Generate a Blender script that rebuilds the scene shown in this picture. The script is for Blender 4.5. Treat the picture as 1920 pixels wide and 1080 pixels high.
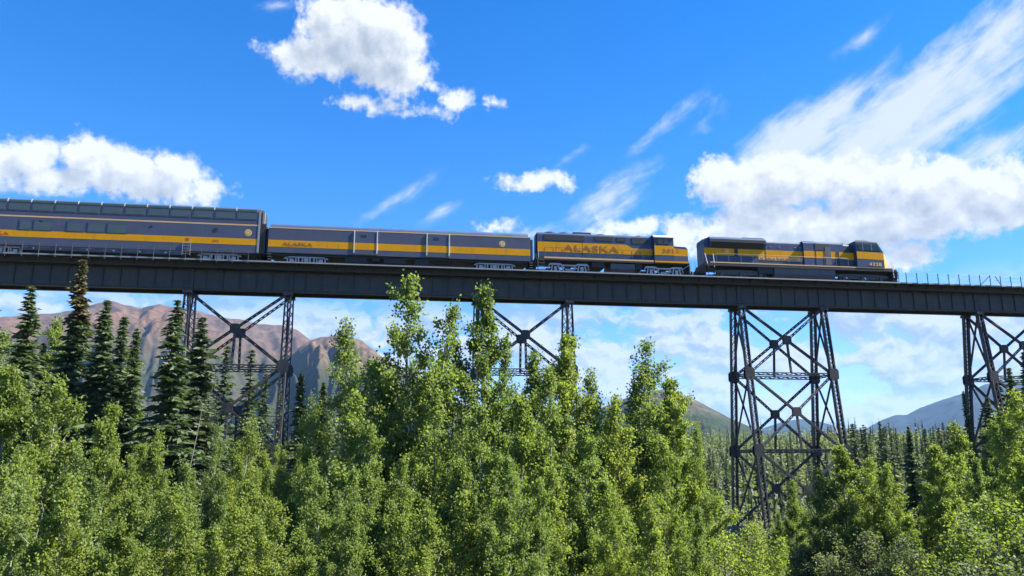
import bpy, bmesh, math, random
import numpy as np
from mathutils import Vector, Matrix, noise as mnoise

for o in list(bpy.data.objects):
    bpy.data.objects.remove(o)
sc = bpy.context.scene
R = math.radians

# ------------------------------------------------------------------ camera
FPX, PITCH, YAW, ROLL, CZ = 1500.0, .2159, .1535, -.003, 9.0
_cy, _sy = math.cos(YAW), math.sin(YAW)
FWD = Vector((_sy*math.cos(PITCH), _cy*math.cos(PITCH), math.sin(PITCH)))
_r = Vector((_cy, -_sy, 0)); _u = _r.cross(FWD)
RGT = _r*math.cos(ROLL) + _u*math.sin(ROLL)
UPV = -_r*math.sin(ROLL) + _u*math.cos(ROLL)
cam_d = bpy.data.cameras.new('camera'); cam = bpy.data.objects.new('camera', cam_d)
sc.collection.objects.link(cam); sc.camera = cam
cam_d.sensor_width = 36.0; cam_d.lens = 36.0*FPX/1920.0
cam_d.clip_start = 0.5; cam_d.clip_end = 60000
cam.matrix_world = Matrix.Translation((0, 0, CZ)) @ Matrix((RGT, UPV, -FWD)).transposed().to_4x4()

def ray(px, py):
    return FWD + RGT*((px-960)/FPX) - UPV*((py-540)/FPX)
def azel(px, py):                      # compass direction and height above the horizon of a sight line, degrees
    d = ray(px, py).normalized()
    return math.degrees(math.atan2(d.x, d.y)), math.degrees(math.asin(d.z))

# ------------------------------------------------------------------ sun and exposure
SUN_AZ, SUN_EL = 96.0, 45.0           # from +Y towards +X
sdir = Vector((math.sin(R(SUN_AZ))*math.cos(R(SUN_EL)), math.cos(R(SUN_AZ))*math.cos(R(SUN_EL)), math.sin(R(SUN_EL))))
sun_d = bpy.data.lights.new('sun', 'SUN'); sun_d.energy = 4.3; sun_d.angle = R(.5); sun_d.color = (1, .94, .84)
sun = bpy.data.objects.new('sun', sun_d); sc.collection.objects.link(sun)
sun.rotation_euler = sdir.to_track_quat('Z', 'Y').to_euler(); sun.location = (0, 0, 80)
vs = sc.view_settings; vs.view_transform = 'Standard'; vs.look = 'None'; vs.gamma = 1.0; vs.exposure = 2.13
vs.use_curve_mapping = False
cy = sc.cycles
cy.max_bounces = 6; cy.diffuse_bounces = 3; cy.glossy_bounces = 2; cy.transmission_bounces = 3; cy.volume_bounces = 0
cy.use_denoising = True; cy.caustics_reflective = False; cy.caustics_refractive = False
try: cy.denoiser = 'OPENIMAGEDENOISE'
except Exception: pass

# ------------------------------------------------------------------ node helpers
class NT:
    def __init__(s, tree): s.t = tree; s.n = tree.nodes; s.l = tree.links
    def new(s, typ, **kw):
        nd = s.n.new(typ)
        for k, v in kw.items(): setattr(nd, k, v)
        return nd
    def put(s, sock, v):
        if hasattr(v, 'links') or isinstance(v, bpy.types.NodeSocket): s.l.new(v, sock)
        elif v is not None: sock.default_value = v
    def m(s, op, a, b=None, c=None, clamp=False):
        nd = s.new('ShaderNodeMath', operation=op, use_clamp=clamp)
        for i, v in enumerate((a, b, c)):
            if v is not None: s.put(nd.inputs[i], v)
        return nd.outputs[0]
    def v(s, op, a, b=None, c=None):
        nd = s.new('ShaderNodeVectorMath', operation=op)
        for i, v in enumerate((a, b, c)):
            if v is not None: s.put(nd.inputs[i], v)
        return nd.outputs['Value'] if op in ('LENGTH', 'DOT_PRODUCT', 'DISTANCE') else nd.outputs[0]
    def noise(s, vec, scale, detail=4, rough=.55, dist=0.0, out='Fac', lac=2.0):
        nd = s.new('ShaderNodeTexNoise')
        if vec is not None: s.l.new(vec, nd.inputs['Vector'])
        nd.inputs['Scale'].default_value = scale; nd.inputs['Detail'].default_value = detail
        nd.inputs['Roughness'].default_value = rough; nd.inputs['Distortion'].default_value = dist
        nd.inputs['Lacunarity'].default_value = lac
        return nd.outputs[out] if out == 'Fac' else nd.outputs[1]
    def step(s, x, a, b, lo=0.0, hi=1.0):
        nd = s.new('ShaderNodeMapRange', interpolation_type='SMOOTHSTEP')
        s.put(nd.inputs[0], x)
        for i, q in enumerate((a, b, lo, hi)): s.put(nd.inputs[1+i], q)
        return nd.outputs[0]
    def mix(s, f, a, b, mode='MIX'):
        nd = s.new('ShaderNodeMix', data_type='RGBA', blend_type=mode)
        s.put(nd.inputs[0], f); s.put(nd.inputs[6], a); s.put(nd.inputs[7], b)
        return nd.outputs[2]
    def xyz(s, x, y, z):
        nd = s.new('ShaderNodeCombineXYZ')
        for i, q in enumerate((x, y, z)): s.put(nd.inputs[i], q)
        return nd.outputs[0]

# ------------------------------------------------------------------ sky with clouds
world = bpy.data.worlds.new('World'); sc.world = world; world.use_nodes = True
W = NT(world.node_tree); W.n.clear()
sky = W.new('ShaderNodeTexSky', sky_type='NISHITA')
sky.sun_disc = False; sky.sun_elevation = R(SUN_EL); sky.sun_rotation = R(SUN_AZ)
sky.altitude = 600; sky.air_density = 1.0; sky.dust_density = 0.15; sky.ozone_density = 3.0
SKY_STRENGTH = 0.056
hs = W.new('ShaderNodeHueSaturation'); hs.inputs['Saturation'].default_value = 1.42; hs.inputs['Value'].default_value = 1.0
hs.inputs['Hue'].default_value = .507
W.l.new(sky.outputs[0], hs.inputs['Color'])

tc = W.new('ShaderNodeTexCoord'); dvec = W.v('NORMALIZE', tc.outputs['Generated'])
sep = W.new('ShaderNodeSeparateXYZ'); W.l.new(dvec, sep.inputs[0])
AZ = W.m('MULTIPLY', W.m('ARCTAN2', sep.outputs[0], sep.outputs[1]), 57.29578)
EL = W.m('MULTIPLY', W.m('ARCSINE', sep.outputs[2]), 57.29578)
P0 = W.xyz(AZ, EL, 0.0)
tint = W.mix(W.step(EL, 1.0, 22.0), (.80, .80, .98, 1), (.86, .95, 1.02, 1))
skyt = W.v('MULTIPLY', hs.outputs[0], tint)
skyc = W.v('SCALE', skyt); skyc.node.inputs['Scale'].default_value = SKY_STRENGTH
n1 = W.noise(P0, .36, 3, .5, out='Color'); n2 = W.noise(P0, 1.3, 4, .55, out='Color')
P = W.v('MULTIPLY_ADD', W.v('SUBTRACT', n1, (.5, .5, .5)), (2.3, 1.6, 0), P0)
P = W.v('MULTIPLY_ADD', W.v('SUBTRACT', n2, (.5, .5, .5)), (.75, .7, 0), P)

# heaped clouds: (sight line x, y, half width, half height) in the 1920 x 1080 view, turned into directions
CUM = [(650,52,92,66),(705,48,84,58),(595,112,95,42),(545,118,46,26),(712,95,92,70),(760,140,58,40),(800,162,28,18),
       (690,196,72,17),(752,212,34,10),(855,188,34,24),(812,212,48,13),(932,192,22,12),
       (78,292,44,42),(20,305,70,44),(165,292,62,42),(235,320,88,46),(330,325,66,44),(300,352,128,36),(385,350,56,26),(130,335,150,30),(-60,320,90,50),
       (1000,341,66,20),(1058,352,24,18),
       (1350,340,62,48),(1450,345,110,54),(1560,335,100,48),(1640,336,105,46),(1742,338,98,42),(1850,346,105,44),(1950,346,90,48),
       (1720,398,250,56),(1420,415,110,44),(1352,448,80,40),(1480,425,110,46),(1610,432,140,50),(1690,478,80,32),(1900,390,120,46),
       (1170,432,82,22),(1215,424,36,16),(940,426,44,14),(1278,440,46,30)]
def to_blob(c):
    x, y, rx, ry = c
    a, e = azel(x, y); a1, e1 = azel(x+rx, y); a2, e2 = azel(x, y-ry)
    return a, e, abs(a1-a)*1.08, abs(e2-e)*1.12
blobs = [to_blob(c) for c in CUM]
# the same kind of clouds go on all round the sky
rc = random.Random(5)
for k in range(14):
    a0 = rc.uniform(48, 318); e0 = rc.uniform(9, 48); w0 = rc.uniform(3, 8)
    for q in range(2):
        blobs.append((((a0 + rc.uniform(-w0, w0)) + 180) % 360 - 180, e0 + rc.uniform(-.6, .6), w0*rc.uniform(.5, 1), w0*rc.uniform(.25, .5)))
def field(pv):
    f = None
    for (a, e, ra, re) in blobs:
        d = W.v('MULTIPLY', W.v('SUBTRACT', pv, (a, e, 0)), (1/ra, 1/re, 0))
        q = W.m('MULTIPLY_ADD', W.v('LENGTH', d), -re, re)
        f = q if f is None else W.m('MAXIMUM', f, q)
    return f
F1 = field(P)
PL = W.v('ADD', P, (.7, 1.6, 0))
F2 = field(PL)
n3 = W.noise(P0, .62, 7, .56); n4 = W.noise(W.v('ADD', P0, (.35, .6, 0)), .62, 7, .56)
dens = W.step(W.m('MULTIPLY_ADD', W.m('SUBTRACT', n3, .5), 2.0, W.m('MULTIPLY_ADD', W.m('SUBTRACT', W.noise(P0, 2.6, 5, .6), .5), .8, F1)), -.12, .72)
relief = W.m('SUBTRACT', n3, n4)
thick = W.m('MAXIMUM', W.m('MULTIPLY_ADD', W.m('SUBTRACT', n4, .5), 2.6, F2), 0.0)
lit = W.m('EXPONENT', W.m('MULTIPLY', thick, -.8))
lit = W.m('ADD', W.m('MULTIPLY_ADD', relief, .9, .02), lit, clamp=True)
ccol = W.mix(lit, (0.100, 0.118, 0.145, 1), (0.228, 0.236, 0.243, 1))

# thin combed cloud, and the broken sheet low over the hills
def rotated(ang, sx, sy):
    c, s_ = math.cos(R(ang)), math.sin(R(ang))
    u_ = W.m('ADD', W.m('MULTIPLY', AZ, c*sx), W.m('MULTIPLY', EL, s_*sx))
    v_ = W.m('ADD', W.m('MULTIPLY', AZ, -s_*sy), W.m('MULTIPLY', EL, c*sy))
    return W.xyz(u_, v_, 3.3)
st1 = W.noise(rotated(30, .09, .42), 1.0, 7, .6, .8)
st2 = W.noise(rotated(27, .30, .9), 1.0, 6, .62, 1.2)
streak = W.m('ADD', W.m('MULTIPLY', st1, .75), W.m('MULTIPLY', st2, .25))
CIR = [((1700,215),430,105,27,1.0),((1880,60),300,60,32,.62),((1500,270),200,80,26,1.0),((1240,235),130,26,30,.5),((1140,375),150,45,32,.85),((735,380),120,20,33,.5),
       ((1320,225),60,40,40,.35),((1060,300),90,16,32,.35),((820,400),60,18,30,.45),((1860,280),160,40,20,.7),((1000,440),150,26,10,.5),((1610,75),70,16,20,.35),((520,10),45,12,10,.4)]
cm = None
for (c, la, sb, ang, amp) in CIR:
    a, e = azel(*c); k = .0382*.93
    cc, ss = math.cos(R(ang)), math.sin(R(ang))
    dx = W.m('SUBTRACT', AZ, a); dy = W.m('SUBTRACT', EL, e)
    u_ = W.m('MULTIPLY', W.m('ADD', W.m('MULTIPLY', dx, cc), W.m('MULTIPLY', dy, ss)), 1/(la*k))
    v_ = W.m('MULTIPLY', W.m('SUBTRACT', W.m('MULTIPLY', dy, cc), W.m('MULTIPLY', dx, ss)), 1/(sb*k))
    q = W.m('MULTIPLY', W.m('SUBTRACT', 1.0, W.v('LENGTH', W.xyz(u_, v_, 0))), amp)
    cm = q if cm is None else W.m('MAXIMUM', cm, q)
# elsewhere the combed cloud comes and goes by itself
wide = W.m('MULTIPLY', W.step(W.noise(P0, .03, 3, .5), .5, .75), W.step(W.m('ABSOLUTE', W.m('SUBTRACT', AZ, 9.0)), 40, 60))
cm = W.m('MAXIMUM', cm, W.m('MULTIPLY_ADD', wide, 1.6, -1.0))
cmn = W.m('ADD', cm, W.m('MULTIPLY', W.m('SUBTRACT', streak, .5), 2.6))
cmn = W.m('ADD', cmn, W.m('MULTIPLY', W.m('SUBTRACT', n3, .5), .7))
cir = W.m('MULTIPLY', W.step(cmn, -.05, .95), W.step(cm, -.25, .35))
cir = W.m('MULTIPLY', cir, .86)
sheetn = W.noise(W.v('MULTIPLY', P, (.55, 1.0, 1)), .27, 7, .58)
sheetm = W.step(EL, 12.6, 9.0)
sheet = W.m('MULTIPLY', W.m('MAXIMUM', W.step(sheetn, .40, .50), W.step(EL, 8.0, 2.5, 0.0, .45)), sheetm)
shn = W.noise(W.v('ADD', W.v('MULTIPLY', P, (.55, 1.0, 1)), (.2, .55, 0)), .27, 7, .58)
shl = W.m('MULTIPLY_ADD', W.m('SUBTRACT', sheetn, shn), 9.0, .60, clamp=True)
shcol = W.mix(shl, (0.100, 0.127, 0.174, 1), (0.199, 0.209, 0.226, 1))
bgc = W.mix(cir, skyc, (0.203, 0.216, 0.233, 1))
bgc = W.mix(W.m('MULTIPLY', sheet, .9), bgc, shcol)
bgc = W.mix(dens, bgc, ccol)
bg = W.new('ShaderNodeBackground'); W.l.new(bgc, bg.inputs[0]); bg.inputs[1].default_value = 1.0
world.cycles.sampling_method = 'NONE'
wo = W.new('ShaderNodeOutputWorld'); W.l.new(bg.outputs[0], wo.inputs[0])

# ------------------------------------------------------------------ materials
def mat(name, col, rough=.6, metal=0.0, var=.0, vscale=3.0, col2=None, bump=0.0, bscale=20.0, spec=.5, coord='Object', streak=None):
    m = bpy.data.materials.new(name); m.use_nodes = True; T = NT(m.node_tree)
    b = T.n['Principled BSDF']; b.inputs['Roughness'].default_value = rough; b.inputs['Metallic'].default_value = metal
    b.inputs['Specular IOR Level'].default_value = spec
    c4 = tuple(col) + (1,)
    if var > 0 or col2:
        tcn = T.new('ShaderNodeTexCoord')
        nz = T.noise(tcn.outputs[coord], vscale, 6, .62)
        if col2: T.l.new(T.mix(T.step(nz, .42, .66), c4, tuple(col2)+(1,)), b.inputs['Base Color'])
        else: T.l.new(T.mix(nz, tuple(q*(1-var) for q in col)+(1,), tuple(min(1, q*(1+var)) for q in col)+(1,)), b.inputs['Base Color'])
        T.l.new(T.m('MULTIPLY_ADD', nz, .3, rough-.15), b.inputs['Roughness'])
    else: b.inputs['Base Color'].default_value = c4
    if streak:                           # rain streaks, dust and rust with a shape of their own
        tcs = T.new('ShaderNodeTexCoord'); sv = T.v('MULTIPLY', tcs.outputs[coord], (2.6, 2.6, .22))
        sn = T.step(T.noise(sv, 1.0, 6, .65), .48, .72); pn = T.step(T.noise(tcs.outputs[coord], .35, 4, .6), .35, .7)
        src = b.inputs['Base Color'].links[0].from_socket if b.inputs['Base Color'].links else c4
        T.l.new(T.mix(T.m('MULTIPLY', T.m('MULTIPLY', sn, pn), streak[1]), src, tuple(streak[0])+(1,)), b.inputs['Base Color'])
    if bump > 0:
        tcn = T.new('ShaderNodeTexCoord'); bn = T.new('ShaderNodeBump')
        bn.inputs['Strength'].default_value = bump; bn.inputs['Distance'].default_value = .02
        T.l.new(T.noise(tcn.outputs[coord], bscale, 4, .6), bn.inputs['Height']); T.l.new(bn.outputs[0], b.inputs['Normal'])
    return m
M = {}
M['steel'] = mat('weathered_black_steel', (.022, .023, .026), .55, 0, 0, 1.3, (.050, .042, .037), .15, 14, streak=((.085, .05, .032), .8))
M['steel_web'] = mat('girder_web_paint', (.042, .044, .048), .65, 0, 0, .7, (.064, .058, .055), .15, 9, streak=((.105, .070, .050), .8))
M['walk'] = mat('walkway_galvanised', (.30, .31, .31), .6, .3, .3, 2)
M['post'] = mat('handrail_galvanised', (.11, .115, .12), .5, .3, .2, 2)
M['wood'] = mat('creosoted_tie', (.05, .042, .036), .85, 0, .4, 4)
M['rail'] = mat('rail_steel', (.22, .19, .17), .4, .7, .3, 6)
M['concrete'] = mat('pier_concrete', (.13, .125, .115), .85, 0, .25, 2, None, .3, 8)
M['blue'] = mat('rail_blue_paint', (.078, .090, .136), .45, 0, .16, .8, spec=.3, streak=((.14, .12, .10), .55))
M['bluedk'] = mat('locomotive_blue_paint', (.034, .062, .125), .45, 0, .18, .8, spec=.35, streak=((.12, .11, .10), .5))
M['roof'] = mat('car_roof_paint', (.045, .085, .17), .5, 0, .2, .7)
M['yellow'] = mat('rail_yellow_paint', (.74, .33, .008), .55, 0, .10, .9, spec=.08, streak=((.30, .17, .05), .6))
M['pale'] = mat('pale_yellow_stripe', (.74, .45, .18), .45, 0, .12, 1)
M['white'] = mat('white_paint', (.75, .76, .76), .5, 0, .1, 2)
M['red'] = mat('red_brown_lettering', (.34, .11, .02), .5)
M['dark'] = mat('black_underframe', (.022, .023, .026), .7, 0, .4, 3)
M['grille'] = mat('radiator_grille_black', (.018, .022, .026), .6, 0, .3, 5)
M['silver'] = mat('silver_truck_paint', (.42, .43, .46), .5, .15, .25, 3)
M['greytruck'] = mat('dusty_grey_truck', (.085, .085, .085), .75, 0, .35, 3)
M['tank'] = mat('fuel_tank_grey', (.085, .09, .105), .6, 0, .25, 1.5)
M['glass'] = mat('tinted_window_glass', (.030, .045, .045), .08, 0, .2, .6)
M['glassup'] = mat('dome_window_glass', (.085, .11, .10), .10, 0, .2, .6)
M['cabroof'] = mat('cab_roof_grey', (.30, .29, .29), .6, 0, .15, 1.5)
M['gold'] = mat('gold_emblem', (.75, .48, .06), .45)
M['cream'] = mat('cream_emblem_ring', (.72, .64, .40), .5)
M['bark_p'] = mat('poplar_bark', (.26, .26, .20), .85, 0, .3, 1.5, (.13, .12, .10), .3, 12)
M['bark_s'] = mat('spruce_bark', (.085, .065, .05), .9, 0, .3, 2, None, .3, 10)
M['bark_d'] = mat('bleached_dead_wood', (.24, .23, .21), .85, 0, .25, 2)

def leaf_mat(name, c1, c2, c3, transl, rough=.38, nsc=.5, spec=.5):
    m = bpy.data.materials.new(name); m.use_nodes = True; T = NT(m.node_tree)
    b = T.n['Principled BSDF']; out = T.n['Material Output']
    at = T.new('ShaderNodeAttribute', attribute_name='tint')
    oi = T.new('ShaderNodeObjectInfo'); tcn = T.new('ShaderNodeTexCoord')
    nz = T.noise(tcn.outputs['Object'], nsc, 3, .5)
    f = T.m('ADD', T.m('MULTIPLY', at.outputs['Fac'], .45), T.m('MULTIPLY_ADD', nz, .7, -.10))
    f = T.m('ADD', f, T.m('MULTIPLY_ADD', oi.outputs['Random'], .36, -.18), clamp=True)
    c = T.mix(T.step(f, .1, .55), c1+(1,), c2+(1,)); c = T.mix(T.step(f, .55, .95), c, c3+(1,))
    T.l.new(c, b.inputs['Base Color']); b.inputs['Roughness'].default_value = rough
    b.inputs['Specular IOR Level'].default_value = spec
    tr = T.new('ShaderNodeBsdfTranslucent')
    T.l.new(T.mix(1.0, c, (1.25, 1.35, .55, 1), 'MULTIPLY'), tr.inputs[0])
    ms = T.new('ShaderNodeMixShader'); ms.inputs[0].default_value = transl
    T.l.new(b.outputs[0], ms.inputs[1]); T.l.new(tr.outputs[0], ms.inputs[2]); T.l.new(ms.outputs[0], out.inputs['Surface'])
    return m
M['leaf_p'] = leaf_mat('poplar_leaf', (.118, .165, .056), (.165, .220, .066), (.22, .26, .075), .55, .6, .35, .3)
M['leaf_y'] = leaf_mat('sunlit_poplar_leaf', (.140, .185, .052), (.19, .24, .058), (.25, .28, .065), .55, .6, .35, .3)
M['leaf_w'] = leaf_mat('willow_leaf', (.095, .125, .066), (.135, .165, .082), (.18, .20, .095), .45, .6, .4, .3)
M['needle'] = leaf_mat('spruce_needles', (.050, .082, .040), (.082, .118, .052), (.13, .15, .06), .3, .6, .5, .3)
M['needle_g'] = leaf_mat('grey_green_spruce_needles', (.058, .080, .046), (.088, .112, .060), (.13, .145, .07), .25, .6, .5, .3)
M['needle_b'] = leaf_mat('cone_brown_spruce_top', (.060, .060, .030), (.10, .088, .036), (.145, .115, .045), .15, .6, .5, .3)

# ------------------------------------------------------------------ object helpers
COL = sc.collection
def link(name, me, parent=None, loc=None, rz=0.0):
    o = bpy.data.objects.new(name, me); COL.objects.link(o)
    if parent is not None: o.parent = parent
    if loc is not None: o.location = loc
    if rz: o.rotation_euler[2] = rz
    return o
def tag(o, label=None, cat=None, group=None, kind=None):
    if label: o['label'] = label
    if cat: o['category'] = cat
    if group: o['group'] = group
    if kind: o['kind'] = kind
    return o
def empty(name, loc=(0, 0, 0), parent=None):
    o = link(name, None, parent, loc); o.empty_display_size = .5
    return o
class MB:                                # collects faces, becomes one mesh
    def __init__(s): s.v = []; s.f = []; s.sm = False
    def add(s, vs_, fs):
        b = len(s.v); s.v += [tuple(q) for q in vs_]; s.f += [tuple(i+b for i in f) for f in fs]; return s
    def box(s, x0, x1, y0, y1, z0, z1):
        return s.add([(x0,y0,z0),(x1,y0,z0),(x1,y1,z0),(x0,y1,z0),(x0,y0,z1),(x1,y0,z1),(x1,y1,z1),(x0,y1,z1)],
                     [(0,3,2,1),(4,5,6,7),(0,1,5,4),(1,2,6,5),(2,3,7,6),(3,0,4,7)])
    def bar(s, a, b, w, h, up=(0, 0, 1)):    # rectangular bar; w across, h along 'up'
        a, b = Vector(a), Vector(b); d = (b-a).normalized(); up = Vector(up)
        sx = d.cross(up)
        if sx.length < 1e-4: sx = d.cross(Vector((1, 0, 0)))
        sx.normalize(); uy = sx.cross(d)
        c = [sx*(-w/2)+uy*(-h/2), sx*(w/2)+uy*(-h/2), sx*(w/2)+uy*(h/2), sx*(-w/2)+uy*(h/2)]
        return s.add([a+q for q in c]+[b+q for q in c], [(0,3,2,1),(4,5,6,7),(0,1,5,4),(1,2,6,5),(2,3,7,6),(3,0,4,7)])
    def prism(s, poly, axis, a, b):      # polygon in the two other axes, extruded along axis
        n = len(poly)
        def mk(p, q): return {'x': (q, p[0], p[1]), 'y': (p[0], q, p[1]), 'z': (p[0], p[1], q)}[axis]
        return s.add([mk(p, a) for p in poly]+[mk(p, b) for p in poly],
                     [tuple(range(n-1, -1, -1)), tuple(range(n, 2*n))]+[(i, (i+1) % n, (i+1) % n+n, i+n) for i in range(n)])
    def cyl(s, a, b, r, n=12, r2=None):
        a, b = Vector(a), Vector(b); d = (b-a).normalized(); r2 = r if r2 is None else r2
        sx = d.cross(Vector((0, 0, 1)) if abs(d.z) < .9 else Vector((1, 0, 0))).normalized(); uy = sx.cross(d)
        ring = [sx*math.cos(2*math.pi*i/n)+uy*math.sin(2*math.pi*i/n) for i in range(n)]
        return s.add([a+q*r for q in ring]+[b+q*r2 for q in ring],
                     [tuple(range(n-1, -1, -1)), tuple(range(n, 2*n))]+[(i, (i+1) % n, (i+1) % n+n, i+n) for i in range(n)])
    def mesh(s, name, m):
        me = bpy.data.meshes.new(name); me.from_pydata(s.v, [], s.f); me.materials.append(m)
        bm = bmesh.new(); bm.from_mesh(me); bmesh.ops.recalc_face_normals(bm, faces=bm.faces); bm.to_mesh(me); bm.free()
        return me
    def build(s, name, m, parent=None, loc=None): return link(name, s.mesh(name, m), parent, loc)
def np_mesh(name, V, F, m, tint=None, smooth=False):
    V = np.asarray(V, np.float32); F = np.asarray(F, np.int32); k = F.shape[1]
    me = bpy.data.meshes.new(name)
    me.vertices.add(len(V)); me.vertices.foreach_set('co', V.ravel())
    me.loops.add(F.size); me.loops.foreach_set('vertex_index', F.ravel())
    me.polygons.add(len(F)); me.polygons.foreach_set('loop_start', np.arange(0, F.size, k, dtype=np.int32))
    me.polygons.foreach_set('loop_total', np.full(len(F), k, np.int32))
    if smooth: me.polygons.foreach_set('use_smooth', np.ones(len(F), bool))
    me.update(calc_edges=True)
    if tint is not None:
        at = me.attributes.new('tint', 'FLOAT', 'POINT'); at.data.foreach_set('value', np.asarray(tint, np.float32))
    me.materials.append(m); return me
def sstep(a, b, x):
    t = min(1, max(0, (x-a)/(b-a))); return t*t*(3-2*t)
def fbm(x, y, z=0.0, o=4):
    s_, a = 0.0, 1.0
    for _ in range(o):
        s_ += a*mnoise.noise((x, y, z)); x *= 2.03; y *= 2.03; a *= .5
    return s_

# ------------------------------------------------------------------ ground
def gz(x, y):
    z = 6.5*sstep(-14, -60, x) + 8*sstep(58, 130, x)*sstep(30, 90, y) + 3*sstep(30, 60, -x)
    z += 7*sstep(115, 330, y) + 10*sstep(330, 1100, y)
    z += .7*fbm(x*.03, y*.03)*sstep(20, 60, abs(x)+abs(y))
    return z
def axis(lo, hi, mid0, mid1, step, far):
    a = [mid0]
    while a[-1] < mid1: a.append(a[-1]+step)
    s_ = step
    while a[-1] < hi: s_ *= 1.22; a.append(a[-1]+s_)
    s_ = step; b = [mid0]
    while b[-1] > lo: s_ *= 1.22; b.append(b[-1]-s_)
    return np.array(b[:0:-1]+a)
gx = axis(-12000, 12000, -110, 190, 5, 0); gy = axis(-12000, 12000, -30, 340, 5, 0)
V = [(x, y, gz(x, y)) for y in gy for x in gx]
nx = len(gx); F = [(j*nx+i, j*nx+i+1, (j+1)*nx+i+1, (j+1)*nx+i) for j in range(len(gy)-1) for i in range(nx-1)]
M['ground'] = mat('forest_floor', (.045, .055, .022), .95, 0, 0, .15, (.075, .068, .038), .5, 1.2)
tag(link('ground', np_mesh('ground', V, F, M['ground'], smooth=True)), kind='structure')

# ------------------------------------------------------------------ mountains
def mountain(name, prof, dist, front, back, rough, m, gully=1.0, base=15.0, nu=260, nf=70, nb=16, skew=0.0):
    px = np.array([p[0] for p in prof], float); py = np.array([p[1] for p in prof], float)
    xs = np.linspace(px[0], px[-1], nu); ys = np.interp(xs, px, py)
    V = []
    ts = [-(1-i/nf) for i in range(nf+1)]+[(i+1)/nb for i in range(nb)]
    for x, y in zip(xs, ys):
        a, e = azel(x, y); a = R(a)
        d0 = dist*(1+.04*math.sin(x*.013)) + skew*(x-xs[0])
        zr = CZ + d0*math.tan(R(e))
        for t in ts:
            d = d0 + (front*t if t < 0 else back*t)
            wx, wy = d*math.sin(a), d*math.cos(a)
            tt = abs(t)
            sh = (1-tt)**1.18 if t < 0 else 1-tt**1.3
            z = base + (zr-base)*sh
            k = front*.22
            ar = a*d0; wv = mnoise.noise((ar/(k*1.6), t*3.1, dist*.01))*.7
            g = -1.25*abs(mnoise.noise((ar/k+wv, t*1.1, dist*.02))) - .60*abs(mnoise.noise((ar/(k*.42)+wv*2, t*2.0+3, 1.7))) - .34*abs(mnoise.noise((ar/(k*.17)+wv*4, t*4.2, 5.1))) - .15*abs(mnoise.noise((ar/(k*.08), t*9.0, 8.1)))
            amp = (zr-base)*rough*gully
            z += amp*(g+.48)*min(1, 4.2*tt*(1-tt)+.02) + (zr-base)*.010*fbm(wx/k*6, wy/k*6, 1.1, 3)
            V.append((wx, wy, max(z, base-8)))
    n = len(ts)
    F = [(i*n+j, i*n+j+1, (i+1)*n+j+1, (i+1)*n+j) for i in range(nu-1) for j in range(n-1)]
    return tag(link(name, np_mesh(name, V, F, m, smooth=True)), kind='structure')
def rock_mat(name, rocks, greens, zlo, zhi, sc_):
    m = bpy.data.materials.new(name); m.use_nodes = True; T = NT(m.node_tree); b = T.n['Principled BSDF']
    b.inputs['Roughness'].default_value = .95; b.inputs['Specular IOR Level'].default_value = .1
    g = T.new('ShaderNodeNewGeometry'); sp = T.new('ShaderNodeSeparateXYZ'); T.l.new(g.outputs['Position'], sp.inputs[0])
    n_ = T.noise(g.outputs['Position'], 1/sc_, 6, .62); nb_ = T.noise(g.outputs['Position'], 3.2/sc_, 6, .65)
    nf = T.noise(T.v('MULTIPLY', g.outputs['Position'], (1, 1, .25)), 14/sc_, 4, .6)
    rock = T.mix(T.step(n_, .38, .62), rocks[0]+(1,), rocks[1]+(1,)); rock = T.mix(T.step(nb_, .5, .7), rock, rocks[2]+(1,))
    gr = T.mix(T.step(nb_, .35, .65), greens[0]+(1,), greens[1]+(1,))
    h = T.m('ADD', sp.outputs[2], T.m('MULTIPLY_ADD', n_, (zhi-zlo)*1.6, -(zhi-zlo)*.8))
    c = T.mix(T.step(h, zlo, zhi), gr, rock)
    c = T.mix(T.m('MULTIPLY', T.step(nf, .35, .7), .45), c, (.03, .035, .03, 1), 'MULTIPLY') if False else T.mix(.6, c, T.mix(T.step(nf, .3, .7), (.35, .38, .42, 1), (1.5, 1.45, 1.4, 1)), 'MULTIPLY')
    T.l.new(c, b.inputs['Base Color']); return m
M['mtn'] = rock_mat('bare_mountain', ((0.091, 0.051, 0.033), (0.062, 0.044, 0.037), (0.096, 0.065, 0.039)), ((0.026, 0.030, 0.015), (0.040, 0.036, 0.018)), 240, 430, 330)
M['mtn2'] = rock_mat('tan_crag', ((0.100, 0.066, 0.042), (0.069, 0.050, 0.035), (0.124, 0.084, 0.050)), ((0.018, 0.024, 0.013), (0.027, 0.032, 0.015)), 170, 300, 230)
M['hill'] = rock_mat('scree_hill', ((.075, .068, .056), (.060, .055, .047), (.080, .072, .060)), ((.016, .028, .016), (.024, .036, .018)), 75, 130, 260)
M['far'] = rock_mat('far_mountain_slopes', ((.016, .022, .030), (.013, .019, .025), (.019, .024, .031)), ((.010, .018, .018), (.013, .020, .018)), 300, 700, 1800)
mountain('mountain_range', [(-420,650),(-250,604),(-120,600),(0,594),(60,589),(110,586),(150,581),(190,567),(212,564),(238,572),(265,578),(300,571),(340,579),(390,590),(440,598),(480,606),(530,610),(560,620),(584,638),(640,664),(720,704),(820,744),(930,775),(1040,800)], 3000, 1650, 1000, .42, M['mtn'], nu=340, nf=90)
mountain('mountain_shoulder', [(440,790),(500,712),(545,662),(584,638),(602,632),(640,627),(680,640),(720,672),(770,705),(850,768),(950,800),(1100,830)], 2100, 950, 600, .46, M['mtn2'], nf=90)
mountain('bare_hill', [(1020,815),(1130,764),(1190,740),(1245,729),(1264,733),(1300,748),(1340,768),(1370,785),(1420,806),(1480,830),(1550,848),(1640,862)], 1500, 620, 500, .22, M['hill'])
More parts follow.
